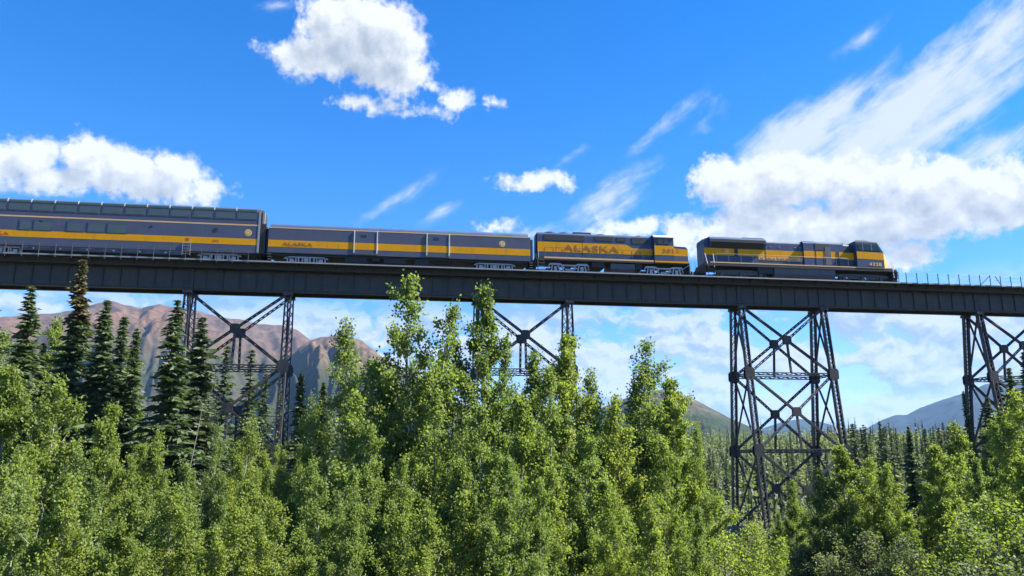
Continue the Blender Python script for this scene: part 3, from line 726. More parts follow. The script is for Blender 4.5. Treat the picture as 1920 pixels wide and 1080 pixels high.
MB().box(-.02, .05, -1.45, 1.45, .35, 1.4).box(16.25, 16.32, -1.45, 1.45, .35, 1.4).build('pilot', M['dark'], gp)
MB().box(.2, .34, -.9, -.4, 2.3, 4.2).build('rear_ladder', M['dark'], gp)
MB().prism([(-1.35, .75), (-1.1, .42), (1.1, .42), (1.35, .75), (1.35, 1.3), (-1.35, 1.3)], 'x', 7.85, 10.4).build('fuel_tank', M['tank'], gp)
MB().box(5.9, 7.2, -1.3, 1.3, .85, 1.415).build('air_tank', M['dark'], gp)
MB().box(10.5, 11.2, -1.2, 1.2, .8, 1.415).build('air_tank', M['dark'], gp)
truck(gp, 3.5, 2.75, 2, .51, M['silver'], M['dark'], 'blomberg'); truck(gp, 13.55, 2.75, 2, .51, M['silver'], M['dark'], 'blomberg')
coupler(gp, 16.3, 1); coupler(gp, 0, -1)

# --- six-axle lead locomotive
S0 = 32.15
sd = empty('locomotive', (S0, YC, RZ)); tag(sd, 'long six-axle blue diesel locomotive with wide cab leading the train at right', 'locomotive')
MB().box(.1, 21.2, -1.53, 1.53, 1.45, 1.66).box(.15, 21.2, -1.5, 1.5, 1.6601, 1.84).build('frame', M['dark'], sd)
strip(sd, 'sill_stripe', M['pale'], .6, 21.1, 1.74, 1.85, 1.5, .035)
hw = .98
MB().prism(shell(hw, 1.85, 4.46, .22, 4), 'x', .2, 17.2).build('long_hood', M['bluedk'], sd)
MB().prism([(-hw-.02, 3.50), (hw+.02, 3.50), (1.42, 4.05), (1.42, 4.38), (1.05, 4.68), (-1.05, 4.68), (-1.42, 4.38), (-1.42, 4.05)], 'x', .75, 7.0).build('radiator_housing', M['bluedk'], sd)
for s_ in (-1, 1):
    MB().add([(.95, s_*(hw+.05), 3.52), (6.75, s_*(hw+.05), 3.52), (6.75, s_*1.45, 4.06), (.95, s_*1.45, 4.06), (.95, s_*1.45, 4.37), (6.75, s_*1.45, 4.37)], [(0, 1, 2, 3), (3, 2, 5, 4)]).build('radiator_grille', M['grille'], sd)
MB().prism([(.15, 4.1), (.78, 4.1), (.78, 4.6), (.35, 4.5)], 'y', -1.0, 1.0).build('rear_cowl', M['bluedk'], sd)
for x in (2.0, 3.6): MB().cyl((x, 0, 4.67), (x, 0, 4.74), .65, 20).build('roof_fan', M['dark'], sd)
MB().box(4.6, 6.95, -.9, .9, 4.67, 4.78).build('roof_hatch', M['bluedk'], sd)
MB().box(7.4, 7.9, -.4, .4, 4.45, 4.54).build('exhaust_stack', M['dark'], sd)
MB().prism([(-1.22, 1.86), (1.22, 1.86), (1.22, 4.35), (.95, 4.60), (-.95, 4.60), (-1.22, 4.35)], 'x', 11.3, 15.9).build('equipment_cab', M['bluedk'], sd)
MB().prism([(11.0, 4.45), (11.35, 4.64), (12.7, 4.64), (12.8, 4.45)], 'y', -.9, .9).box(14.4, 16.1, -.9, .9, 4.45, 4.62).build('roof_hatch', M['bluedk'], sd)
strip(sd, 'intake_grille', M['grille'], 12.7, 14.2, 3.62, 4.32, 1.22, .02); strip(sd, 'intake_grille', M['grille'], 14.6, 16.0, 3.58, 4.22, 1.22, .02) if False else None
MB().box(15.91, 17.19, -1.02, 1.02, 3.56, 4.2).build('blower_intake', M['grille'], sd)
strip(sd, 'cabinet_door', M['tank'], 13.75, 14.4, 2.0, 4.0, 1.22, .035)
strip(sd, 'yellow_band', M['yellow'], .22, 11.28, 2.72, 3.47, hw, .006); strip(sd, 'yellow_band', M['yellow'], 11.31, 15.89, 2.72, 3.50, 1.22, .006); strip(sd, 'yellow_band', M['yellow'], 15.9, 17.19, 2.72, 3.50, hw, .06)
strip(sd, 'door_gap', M['dark'], 3.55, 3.95, 2.66, 3.5, hw, .02); strip(sd, 'door_gap', M['dark'], 7.05, 7.10, 1.9, 4.3, hw, .02); strip(sd, 'door_gap', M['dark'], 12.62, 12.70, 1.9, 4.4, 1.22, .02); strip(sd, 'door_gap', M['dark'], 15.0, 15.35, 1.9, 3.52, 1.22, .02)
strip(sd, 'builder_panel', M['gold'], 2.55, 2.95, 2.95, 3.4, hw, .02)
for q in (7.6, 8.6, 10.4, 10.95): strip(sd, 'hood_lamp', M['walk'], q, q+.14, 3.82, 3.90, hw, .02)
strip(sd, 'letter_panel', M['pale'], 6.25, 11.2, 2.34, 2.719, hw, .006)
lettering(sd, 'ALASKA RAILROAD', .40, 6.35, -hw-.014, 2.38, 1.12, M['red'], .006)
CW = 1.56
MB().prism([(17.2, 1.85), (20.35, 1.85), (20.35, 3.52), (19.72, 4.58), (17.2, 4.62)], 'y', -CW, CW).build('cab', M['bluedk'], sd)
MB().prism([(17.1, 4.621), (19.75, 4.581), (19.8, 4.66), (18.7, 4.74), (18.6, 4.82), (17.3, 4.82), (17.1, 4.72)], 'y', -CW+.06, CW-.06).build('cab_roof', M['cabroof'], sd)
vpoly(sd, 'cab_band', M['yellow'], [(17.22, 2.76), (20.34, 2.70), (20.34, 3.48), (17.22, 3.56)], CW, .006)
for s_ in (-1, 1):
    y0, y1 = sorted((s_*(CW+.012), s_*(CW-.04))); wd = MB().prism([(17.35, 3.66), (20.05, 3.66), (19.68, 4.42), (17.35, 4.44)], 'y', y0, y1).build('cab_window', M['dark'], sd)
    y0, y1 = sorted((s_*(CW+.02), s_*(CW-.02)))
    MB().box(17.42, 17.95, y0, y1, 3.72, 4.36).box(18.02, 18.95, y0, y1, 3.72, 4.36).prism([(19.02, 3.72), (19.95, 3.72), (19.64, 4.36), (19.02, 4.36)], 'y', y0, y1).build('pane', M['glass'], wd)
    for q in (17.97, 18.97): MB().box(q, q+.04, min(y0, y1)-.004, max(y0, y1)+.004, 3.68, 4.42).build('window_bar', M['walk'], wd)
MB().add([(20.30, -1.35, 3.62), (20.30, 1.35, 3.62), (19.80, 1.3, 4.46), (19.80, -1.3, 4.46)], [(0, 1, 2, 3)]).build('windshield', M['glass'], sd).location.x = .012
ns = MB().add([(20.35, -CW+.02, 1.85), (20.35, CW-.02, 1.85), (20.35, CW-.02, 3.5), (20.35, -CW+.02, 3.5), (21.05, -.95, 1.85), (21.05, .95, 1.85), (20.95, .85, 3.30), (20.95, -.85, 3.30)],
              [(0, 3, 2, 1), (4, 5, 6, 7), (0, 1, 5, 4), (1, 2, 6, 5), (2, 3, 7, 6), (3, 0, 4, 7)]); ns.build('nose', M['yellow'], sd)
MB().cyl((20.9, -.18, 3.28), (20.9, -.18, 3.52), .1, 10).cyl((20.9, .18, 3.28), (20.9, .18, 3.52), .1, 10).build('headlight', M['dark'], sd)
lettering(sd, '4328', .50, 18.55, -CW-.012, 2.02, 1.32, M['pale'], .014)
stanchions(sd, [1.3+1.35*i for i in range(12)], -1.5, 1.84, 2.75, M['post']); stanchions(sd, [1.3+1.35*i for i in range(12)], 1.5, 1.84, 2.75, M['post'])
for y in (-1.5, 1.5):
    for (x, d) in ((.35, .3), (1.05, .1)): MB().cyl((x, y, 1.3), (x-d, y, 2.72), .03, 6).build('grab_iron', M['white'], sd)
    MB().cyl((21.35, y, .75), (21.25, y, 2.5), .035, 6).build('grab_iron', M['white'], sd)
    for x in (.65, 21.55): steps(sd, x, y*1.01, M['dark'])
MB().cyl((21.6, -1.3, 2.4), (21.6, 1.3, 2.4), .03, 6).cyl((21.6, -1.3, 1.7), (21.6, -1.3, 2.4), .03, 6).cyl((21.6, 1.3, 1.7), (21.6, 1.3, 2.4), .03, 6).cyl((21.25, -1.5, 2.5), (21.6, -1.3, 1.75), .035, 6).build('front_handrail', M['white'], sd)
MB().box(21.05, 21.75, -1.5, 1.5, 1.52, 1.7).build('front_platform', M['dark'], sd)
MB().prism([(-1.5, .95), (-1.2, .30), (1.2, .30), (1.5, .95), (1.5, 1.5), (-1.5, 1.5)], 'x', 21.6, 21.8).build('plow', M['dark'], sd)
MB().box(.02, .1, -1.45, 1.45, .35, 1.5).build('rear_pilot', M['dark'], sd)
MB().prism([(-1.42, .85), (-1.2, .42), (1.2, .42), (1.42, .85), (1.42, 1.44), (-1.42, 1.44)], 'x', 7.7, 14.6).build('fuel_tank', M['tank'], sd)
for x in (9.4, 11.2, 12.9): strip(sd, 'tank_seam', M['dark'], x, x+.03, .86, 1.44, 1.42, .006)
strip(sd, 'air_filter_box', M['dark'], 5.9, 7.6, .8, 1.44, 1.35, .0, .3)
truck(sd, 4.1, 4.3, 3, .53, M['greytruck'], M['dark'], 'six'); truck(sd, 17.9, 4.3, 3, .53, M['greytruck'], M['dark'], 'six')
MB().cyl((20.0, -.6, 4.6), (20.0, -.6, 4.8), .03, 6).build('antenna', M['dark'], sd); MB().box(18.3, 18.9, -.25, .25, 4.82, 4.9).build('air_horn', M['dark'], sd)
coupler(sd, 21.7, 1); coupler(sd, 0.05, -1)

# ------------------------------------------------------------------ trees
def tubes(polys, n=5):                  # list of (points Nx3, radii N) -> verts, quads
    V, F, b = [], [], 0
    ang = np.arange(n)*2*np.pi/n; cs = np.stack([np.cos(ang), np.sin(ang)], 1)
    for P_, r_ in polys:
        P_ = np.asarray(P_); k = len(P_)
        d = np.gradient(P_, axis=0); d /= np.linalg.norm(d, axis=1)[:, None]+1e-9
        ref = np.where(np.abs(d[:, 2:3]) > .9, [[1., 0, 0]], [[0, 0, 1.]])
        s_ = np.cross(d, ref); s_ /= np.linalg.norm(s_, axis=1)[:, None]; u_ = np.cross(s_, d)
        ring = P_[:, None, :] + (s_[:, None, :]*cs[None, :, 0:1] + u_[:, None, :]*cs[None, :, 1:2])*np.asarray(r_)[:, None, None]
        V.append(ring.reshape(-1, 3))
        i = np.arange(k-1)[:, None]*n; j = np.arange(n)[None, :]; j2 = (j+1) % n
        F.append((np.stack([i+j, i+j2, i+n+j2, i+n+j], -1)+b).reshape(-1, 4)); b += k*n
    return np.concatenate(V), np.concatenate(F)
def leaf_quads(C, L, Wd, rng, axis_=None, up=.35):
    n = len(C)
    a = rng.normal(size=(n, 3)) if axis_ is None else axis_
    a = a/np.linalg.norm(a, axis=1)[:, None]
    nn = rng.normal(size=(n, 3)); nn[:, 2] += up; s_ = np.cross(a, nn); s_ /= np.linalg.norm(s_, axis=1)[:, None]+1e-9
    L = np.broadcast_to(L, (n,))[:, None]; Wd = np.broadcast_to(Wd, (n,))[:, None]
    V = np.stack([C-a*L*.5, C+s_*Wd*.5-a*L*.08, C+a*L*.5, C-s_*Wd*.5-a*L*.08], 1).reshape(-1, 3)
    return V, np.arange(4*n).reshape(-1, 4)
def make_poplar(seed, H, RR, nleaf, leaf, m, lean=.0, sparse=1.0, low=.08, nbr=60, barkm='bark_p', stems=1, bushy=False):
    rng = np.random.default_rng(seed)
    polys, TW, wt = [], [], []           # twigs: base, direction*length
    tz = np.linspace(0, 1, 12)
    wob = np.cumsum(rng.normal(0, .010*H/4, (12, 2)), 0)*tz[:, None]
    T0 = np.c_[wob[:, 0]+lean*H*tz**1.5, wob[:, 1], tz*H]
    ST = [(T0, 1.0, RR)]
    for q in range(stems-1):
        t0 = rng.uniform(.02, .05) if bushy else rng.uniform(.12, .42); b = np.array([np.interp(t0, tz, T0[:, i]) for i in range(3)])
        az = rng.uniform(0, 6.283); hh = (rng.uniform(.62, .93)*H-b[2]); off = RR*rng.uniform(.35, .75)*(1.3 if bushy else 1)
        u = tz[:, None]; P_ = b + np.c_[math.cos(az)*off*u**.75, math.sin(az)*off*u**.75, hh*u] + np.cumsum(rng.normal(0, .008*H/4, (12, 3)), 0)*[1, 1, 0]
        ST.append((P_, hh/H, RR*rng.uniform(.5, .72)))
    for (T, fr, rad) in ST:
        polys.append((T, (.0080*H*fr*(1-tz)**.8+.011)))
        at = lambda t: np.array([np.interp(t, tz, T[:, i]) for i in range(3)])
        n = int(nbr*(fr if fr < 1 else 1)); phase = rng.uniform(0, 6); lob = rng.uniform(0, 6, 4)
        for k in range(n):
            t = low+(.975-low)*((k+rng.uniform(0, 1))/n)**.95
            az = phase+k*2.39996+rng.normal(0, .5)
            prof = np.interp(t, [0, .12, .26, .5, .75, .9, 1], [.85, 1.0, 1, .76, .41, .18, .06])
            lobe = 1+.20*math.sin(az*2+lob[0]+9*t)+.16*math.sin(az+lob[1]-15*t)      # one-sided gaps and bulges
            Lb = rad*prof*lobe*rng.choice([.55, .8, 1.0, 1.15, 1.35])*rng.uniform(.8, 1.1)+.12
            e0 = R(rng.uniform(15, 42)+20*t); e1 = e0+R(rng.uniform(0, 26))
            u = np.linspace(0, 1, 5); e = e0+(e1-e0)*u
            st = np.stack([np.cos(e)*math.cos(az), np.cos(e)*math.sin(az), np.sin(e)], 1)*(Lb/4)
            B = at(t)+np.vstack([np.zeros(3), np.cumsum(st[:-1], 0)]); B[1:] += rng.normal(0, .035*Lb, (4, 3))
            polys.append((B, np.linspace(.009*Lb+.010, .004, 5)))
            bd = st[2]/np.linalg.norm(st[2]); nt = int(4+Lb*5.5)
            keep = rng.gamma(5.0, .2)                                               # thin and thick branches
            for q in range(nt):
                uu = rng.uniform(.15, 1.0)**.75; p = np.array([np.interp(uu, u, B[:, i]) for i in range(3)])
                dr = bd*.7+np.array([0, 0, .35])+rng.normal(0, .55, 3); dr /= np.linalg.norm(dr)
                TW.append(np.r_[p, dr*rng.uniform(.22, .62)*(.6+.4*min(1, Lb))]); wt.append(keep*rng.uniform(.4, 1.2)*np.interp(t, [0, .6, 1], [1, .9, .5]))
        for q in range(10): 
            p = at(rng.uniform(.86, .99)); dr = np.array([0, 0, .8])+rng.normal(0, .35, 3); TW.append(np.r_[p, dr*.3]); wt.append(rng.uniform(.4, .9))
    TW = np.array(TW); wt = np.array(wt); wt /= wt.sum()
    idx = rng.choice(len(TW), nleaf, p=wt); s_ = rng.uniform(0, 1, nleaf)[:, None]
    C = TW[idx, :3]+TW[idx, 3:]*s_+rng.normal(size=(nleaf, 3))*.14*sparse
    ax = rng.normal(size=(nleaf, 3)); ax[:, 2] -= .6
    V, F = leaf_quads(C, leaf*rng.uniform(.7, 1.25, nleaf), leaf*.72*rng.uniform(.75, 1.25, nleaf), rng, ax)
    ct = rng.normal(.5, .20, len(TW))[idx]
    ti = np.repeat(np.clip(ct+rng.normal(0, .16, nleaf), 0, 1), 4)
    tv, tf = tubes(polys, 5)
    return np_mesh('trunk', tv, tf, M[barkm], smooth=True), np_mesh('crown', V, F, m, ti)
def make_spruce(seed, H, RR, m, dens=1.0, topm=None, droop=.35, gappy=.18, sprig=.34):
    rng = np.random.default_rng(seed)
    tz = np.linspace(0, 1, 9); T = np.c_[rng.normal(0, .03, 9)*tz, rng.normal(0, .03, 9)*tz, tz*H]
    polys = [(T, .0095*H*(1-tz)+.012)]
    C, A, S, B_ = [], [], [], []; ph0 = rng.uniform(0, 6)
    z = .05*H; wh = 0
    while z < H*.995:
        t = z/H
        rad = RR*((1-t)**.82*.93+.045)*rng.uniform(.78, 1.12)
        nb = max(5, int(rng.uniform(8, 12)*dens))
        for k in range(nb):
            if rng.uniform() < gappy*(1-t)*.8: continue
            az = rng.uniform(0, 6.283); Lb = rad*rng.choice([.5, .75, .95, 1.1, 1.3])*rng.uniform(.85, 1.1)*(1+.22*math.sin(az+ph0+z*1.3)); zj = z+rng.uniform(-.26, .26)*(1.1-t)
            d = np.array([math.cos(az), math.sin(az), 0.0])
            nseg = max(3, int(Lb/.13*dens))
            for q in range(nseg):
                u = (q+rng.uniform(.2, 1))/nseg
                zz = zj - droop*Lb*u*u*(1-t*.6)+.30*Lb*u*(t-.25)+.12*Lb*max(0, u-.7)
                p = np.array([0, 0, zz])+d*Lb*u
                side = np.array([-d[1], d[0], 0])
                for s_ in (-1, 1):
                    wsp = (.22+.34*(1-u))*min(1.0, Lb/1.2)+.06
                    C.append(p+side*s_*wsp*.42+rng.normal(0, .03, 3)); A.append(d*.65+side*s_*.75+np.array([0, 0, -.25+rng.normal(0, .2)])); S.append((wsp+.12)*rng.uniform(.8, 1.25)); B_.append(t)
        z += (.17+.19*(1-t))*rng.uniform(.8, 1.25)/max(.7, dens)
    C = np.array(C); A = np.array(A); S = np.array(S); B_ = np.array(B_)
    S = np.minimum(S, sprig*1.6)
    V, F = leaf_quads(C, S*1.2, S*.42, rng, A, up=.5)
    ti = np.repeat(np.clip(rng.normal(.42, .22, len(C)), 0, 1), 4)
    tv, tf = tubes(polys, 5)
    out = [np_mesh('trunk', tv, tf, M['bark_s'], smooth=True)]
    if topm is not None:
        hi = np.repeat(B_ > .80, 4); n = len(C); sel = np.where(B_ <= .80)[0]; sel2 = np.where(B_ > .80)[0]
        for s2, mm in ((sel, m), (sel2, topm)):
            VV = V.reshape(-1, 4, 3)[s2].reshape(-1, 3); out.append(np_mesh('crown', VV, np.arange(len(VV)).reshape(-1, 4), mm, ti.reshape(-1, 4)[s2].ravel()))
    else: out.append(np_mesh('crown', V, F, m, ti))
    return out
KIND = {}
KIND['pa'] = (16.0, make_poplar(1, 16, 3.10, 28576, 0.157, M['leaf_p'], stems=2))
KIND['pb'] = (16.0, make_poplar(2, 16, 2.58, 24343, 0.157, M['leaf_p'], .02))
KIND['pc'] = (16.0, make_poplar(3, 16, 3.41, 31752, 0.155, M['leaf_p'], -.02, stems=3))
KIND['pd'] = (16.0, make_poplar(4, 16, 2.27, 13759, 0.152, M['leaf_p'], .01, 1.2))
KIND['pe'] = (16.0, make_poplar(14, 16, 2.79, 20109, 0.152, M['leaf_p'], .03, 1.1, stems=2))
KIND['ya'] = (14.0, make_poplar(5, 14, 2.99, 26460, 0.157, M['leaf_y']))
KIND['yb'] = (14.0, make_poplar(6, 14, 2.68, 24343, 0.157, M['leaf_y'], -.02, stems=2))
KIND['yc'] = (14.0, make_poplar(7, 14, 3.41, 30693, 0.157, M['leaf_y'], .03, stems=3))
KIND['yd'] = (14.0, make_poplar(15, 14, 2.48, 17991, 0.152, M['leaf_y'], .02, 1.2, stems=2))
KIND['wa'] = (6.0, make_poplar(8, 6, 2.3, 12150, .125, M['leaf_w'], 0, 1.1, .04, 30, 'bark_s', 5, True))
KIND['wb'] = (6.0, make_poplar(9, 6, 2.6, 12825, .125, M['leaf_w'], .05, 1.1, .04, 30, 'bark_s', 6, True))
KIND['wy'] = (6.0, make_poplar(10, 6, 2.5, 12825, .125, M['leaf_y'], .0, 1.1, .04, 30, 'bark_s', 5, True))
KIND['sa'] = (17.0, make_spruce(21, 17, 2.2, M['needle']))
KIND['sb'] = (17.0, make_spruce(22, 17, 2.5, M['needle_g'], 1.0, None, .5))
KIND['sc'] = (17.0, make_spruce(23, 17, 1.8, M['needle'], .95, None, .3, .4))
KIND['st'] = (19.0, make_spruce(24, 19, 2.2, M['needle'], 1.15, M['needle_b'], .35, .35))
KIND['fa'] = (13.0, make_spruce(31, 13, 1.7, M['needle'], .7, None, .35, .3, .5))
KIND['fb'] = (13.0, make_spruce(32, 13, 1.45, M['needle_g'], .7, None, .35, .35, .5))
KIND['fc'] = (13.0, make_spruce(33, 13, 1.95, M['needle_g'], .7, None, .4, .3, .5))
tr_rng = random.Random(77)
def place(kind, name, x, y, h, label, cat, group=None, wide=1.0):
    H0, parts = KIND[kind]; s_ = h/H0
    o = empty(name, (x, y, gz(x, y)-.15)); o.rotation_euler[2] = tr_rng.uniform(0, 6.283); o.scale = (s_*wide, s_*wide, s_)
    for me in parts: link(me.name.split('.')[0], me, o)
    return tag(o, label, cat, group)
def at_px(px, d):                       # ground point below a sight line at horizontal distance d
    v = ray(px, 700); k = d/math.hypot(v.x, v.y); return v.x*k, v.y*k
def tree(kind, px, py, d, label, wide=1.0, group=None):
    x, y = at_px(px, d); v = ray(px, py); top = CZ + v.z*d/math.hypot(v.x, v.y)
    h = top-gz(x, y)+.15
    nm, cat = {'p': ('poplar_tree', 'poplar'), 'y': ('poplar_tree', 'poplar'), 'w': ('willow_shrub', 'shrub'), 's': ('spruce_tree', 'spruce'), 'f': ('spruce_tree', 'spruce')}[kind[0]]
    return place(kind, nm, x, y, max(2.0, h), label, cat, group, wide)
LAND = [(-30, 'the left edge of the picture'), (40, 'the leftmost spruce'), (132, 'the brown-topped spruce'), (187, 'the second dark spruce'), (250, 'the three dark spruces'), (322, 'the big dark spruce'),
        (372, 'the first tower left legs'), (442, 'the first tower crossing braces'), (541, 'the first tower right legs'), (608, 'the dark blunt spruce'), (652, 'the thin yellow-topped poplar'), (710, 'the poplar shoulder'), (768, 'the tallest poplar'),
        (845, 'the open sparse poplar'), (901, 'the second tower left legs'), (985, 'the second tower crossing braces'), (1067, 'the second tower right legs'), (1125, 'the gap beside the second tower'), (1180, 'the shorter leaning poplar top'), (1222, 'the twin-topped poplar'), (1275, 'the summit of the scree hill'),
        (1330, 'the right slope of the scree hill'), (1390, 'the third tower left legs'), (1465, 'the third tower crossing braces'), (1543, 'the third tower right legs'), (1600, 'the first treeline spruces'), (1650, 'the end of the blue ridge'), (1692, 'the lone dark spruce'), (1768, 'the gap before the fourth tower'), (1838, 'the fourth tower left legs'), (1905, 'the right edge of the picture')]
def spread(specs, text, group):          # name each tree of a packed row by the landmark it stands under, nearest first
    by = {}
    for sp_ in specs: by.setdefault(min(LAND, key=lambda l: abs(l[0]-sp_[1]))[1], []).append(sp_)
    for lm, lst in by.items():
        lst.sort(key=lambda q: q[3])
        for i, (kd, px, py, d_, wd) in enumerate(lst):
            which = ('',) if len(lst) == 1 else ('nearer ', 'farther ') if len(lst) == 2 else ('nearest ', 'second nearest ', 'third nearest ', 'fourth nearest ', 'fifth nearest ', 'sixth nearest ', 'farthest ')
            tree(kd, px, py, d_, which[min(i, len(which)-1)]+text+' '+lm, wd, group)
# tall poplars that rise in front of the bridge
tree('pc', 768, 520, 40, 'tallest wide poplar whose top overlaps the girder between the first and second towers', 1.0)
tree('pb', 912, 533, 41, 'slender poplar rising over the girder in front of the second tower left legs', .95)
tree('pd', 652, 596, 43, 'thin poplar with a yellowish top against the tan mountain shoulder', 1.0)
tree('pe', 845, 645, 42, 'open sparse poplar between the tallest poplar and the second tower', 1.0)
tree('pb', 988, 660, 42, 'poplar covering the crossing braces of the second tower', 1.0)
tree('pd', 945, 640, 46, 'narrow poplar just right of the second tower left legs', .8)
tree('ya', 1064, 632, 43, 'poplar in front of the second tower right legs', .85)
tree('pa', 1030, 690, 38, 'full green poplar between the legs of the second tower', .95)
tree('pd', 1112, 690, 44, 'thin poplar just right of the second tower', .9)
tree('pe', 1222, 645, 45, 'poplar with two pale pointed tops right of the second tower against cloud', 1.25)
tree('pd', 1192, 684, 44, 'shorter leaning poplar top beside the twin-topped poplar', 1.2)
tree('ya', 1258, 715, 42, 'yellow-green poplar at the right edge of the middle stand, before the scree hill', .95)
tree('pd', 1305, 790, 41, 'small outlying poplar twig top before the foot of the scree hill', .7)
tree('yb', 1160, 745, 39, 'poplar with bare pale limbs low in its crown, right of the middle', 1.0)
tree('pe', 705, 680, 40, 'poplar shoulder left of the tallest poplar', .9)
tree('pc', 822, 735, 36, 'dense poplar below and right of the tallest poplar', .9)
tree('yd', 600, 745, 44, 'bright poplar just right of the first tower right leg', .8)
tree('pa', 900, 760, 33, 'leafy poplar low in the middle foreground', .9)
tree('ya', 975, 745, 34, 'sunlit poplar below the second tower in the middle foreground', .9)
tree('pa', 1095, 800, 33, 'grey-green poplar low right of the middle', .9)
tree('yc', 1235, 830, 38, 'sunlit bushy poplar above the dark gap beside the third tower', .8)
tree('wy', 1400, 985, 44, 'small sunlit bush at the foot of the third tower left legs', 1.0)
# left foreground
tree('ya', 215, 762, 40, 'pointed sunlit poplar standing out low in front of the left spruces', .8)
tree('yc', 105, 715, 41, 'broad bright poplar in the left foreground below the leftmost spruce', .95)
tree('ya', 20, 690, 43, 'leafy poplar at the left edge of the picture', 1.0)
tree('pc', -30, 570, 62, 'pale green poplar behind the leftmost spruce at the picture edge', 1.1)
tree('pa', 95, 600, 66, 'pale poplar between the two leftmost spruces', .9)
tree('pa', 245, 660, 72, 'light poplar behind the spruce pair left of the first tower', .9)
tree('yb', 305, 812, 41, 'small poplar below the big spruce before the first tower', .8)
tree('pe', 420, 800, 46, 'poplar below the braces of the first tower', .8)
tree('yd', 470, 785, 48, 'poplar inside the first tower, near its right leg', .8)
tree('pb', 540, 845, 40, 'poplar hiding the foot of the first tower right leg', .8)
tree('pa', 165, 850, 34, 'poplar crown low in the left foreground', .9)
tree('yc', 60, 860, 33, 'yellowish poplar crown in the lower left corner', .9)
tree('pb', 370, 870, 34, 'poplar crown low and left, below the first tower', .9)
tree('ya', 480, 905, 32, 'light poplar crown at the bottom, left of the middle', .9)
tree('pd', 600, 860, 33, 'sparse poplar with grey bare twigs at the bottom left of the middle', 1.0)
tree('pa', 700, 800, 34, 'mid-green poplar below the thin yellow-topped poplar', .9)
tree('yb', 770, 860, 30, 'poplar crown at the bottom below the tallest poplar', .9)
tree('ya', 270, 930, 29, 'sunlit poplar crown at the bottom edge left', .9)
tree('pb', 20, 960, 28, 'dark poplar crown at the bottom left edge', .9)
tree('pb', 660, 940, 28, 'shaded poplar crown at the bottom edge, left of the middle', .9)
tree('pa', 1010, 900, 29, 'grey-green poplar crown at the bottom middle', .9)
tree('yb', 880, 930, 28, 'bright poplar crown at the bottom middle edge', .8)
tree('yc', 1150, 930, 30, 'yellow-green poplar crown at the bottom right of the middle', .8)
tree('pb', 1290, 950, 33, 'poplar crown at the bottom, left of the third tower foot', .8)
tree('wy', 1340, 1010, 38, 'round sunlit bush at the bottom left of the third tower', 1.2)
# right foreground
tree('ya', 1562, 838, 58, 'tallest sunlit poplar in front of the third tower right legs', 1.15)
tree('yb', 1522, 880, 57, 'poplar left of the tallest one under the third tower', 1.1)
tree('pa', 1470, 900, 62, 'grey-green poplar inside the third tower', 1.0)
tree('yc', 1612, 862, 57, 'bright poplar right of the third tower', 1.05)
tree('yb', 1652, 872, 55, 'bright poplar left of the dark foreground spruce', 1.15)
tree('pa', 1580, 930, 54, 'broad willow-green poplar below the bright poplars on the right', .9)
tree('pb', 1440, 960, 60, 'greyish poplar at the third tower left legs', .8)
tree('yb', 1768, 795, 66, 'bright poplar left of the fourth tower legs', 1.2)
tree('ya', 1738, 838, 58, 'poplar between the dark spruce and the fourth tower', 1.15)
tree('pa', 1850, 790, 62, 'poplar over the foot of the fourth tower', .9)
tree('yc', 1905, 740, 56, 'tall bright poplar at the right edge of the picture', .9)
tree('pb', 1800, 860, 50, 'shaded poplar below the fourth tower', .9)
tree('ya', 1890, 860, 46, 'sunlit poplar crown low at the right edge', .9)
tree('wy', 1830, 940, 44, 'round yellow-green bush in the lower right', 1.3)
tree('wb', 1905, 980, 40, 'dark bush in the lower right corner', 1.3)
tree('wa', 1505, 1005, 56, 'dark willow at the bottom below the third tower', 1.3)
tree('wb', 1590, 1000, 52, 'grey-green willow at the bottom right of the third tower', 1.4)
tree('wa', 1665, 1010, 50, 'small willow beside the dark gap at the bottom right', 1.2)
tree('wy', 1760, 1030, 42, 'low yellow-green bush at the bottom right', 1.2)
tree('pb', 1710, 905, 60, 'poplar behind the dark gap on the right', 1.0)
# spruces near the bridge
tree('sa', 40, 535, 58, 'leftmost tall dark spruce', 1.15)
tree('st', 132, 484, 60, 'tallest spruce with a brown cone-laden top overlapping the girder', 1.0)
tree('sa', 187, 562, 58, 'dark spruce right of the tallest brown-topped spruce', 1.2)
tree('sc', 222, 590, 60, 'middle one of three dark spruces left of the first tower', 1.2)
tree('sc', 250, 612, 59, 'right one of three dark spruces left of the first tower', 1.0)
tree('sa', 322, 562, 56, 'big dark spruce just left of the first tower left legs', 1.2)
tree('sb', 372, 595, 60, 'grey-green spruce over the first tower left legs', 1.2)
tree('sc', 75, 640, 66, 'spruce between the leftmost and the tallest spruce', .9)
tree('fa', 423, 648, 95, 'spruce seen through the first tower, left of its hangers', 1.2)
tree('fa', 470, 655, 98, 'spruce seen through the first tower, right of its hangers', 1.2)
tree('fb', 395, 690, 92, 'short spruce seen low through the first tower', 1.3)
tree('fa', 500, 700, 96, 'small spruce touching the first tower right leg from behind', 1.1)
tree('sc', 566, 698, 78, 'dark spruce right of the first tower', 1.2)
tree('sc', 608, 715, 82, 'dark blunt spruce second right of the first tower', 1.2)
tree('sc', 670, 700, 84, 'dark spruce half hidden left of the tallest poplar', 1.0)
tree('sa', 1692, 800, 72, 'darkest slim spruce standing alone in the right foreground', 1.05)
tree('sb', 1845, 745, 88, 'spruce inside the fourth tower', 1.0)
tree('sb', 1893, 690, 92, 'spruce at the right edge behind the fourth tower', 1.0)
tree('sc', 1802, 732, 98, 'thin pointed spruce beside the fourth tower left leg', .8)
tree('sb', 1868, 705, 100, 'spruce behind the fourth tower braces', .9)
tree('sb', 1925, 660, 96, 'spruce cut by the right edge of the picture', 1.0)
tree('fc', 1590, 792, 118, 'spruce just right of the third tower right leg', 1.1)
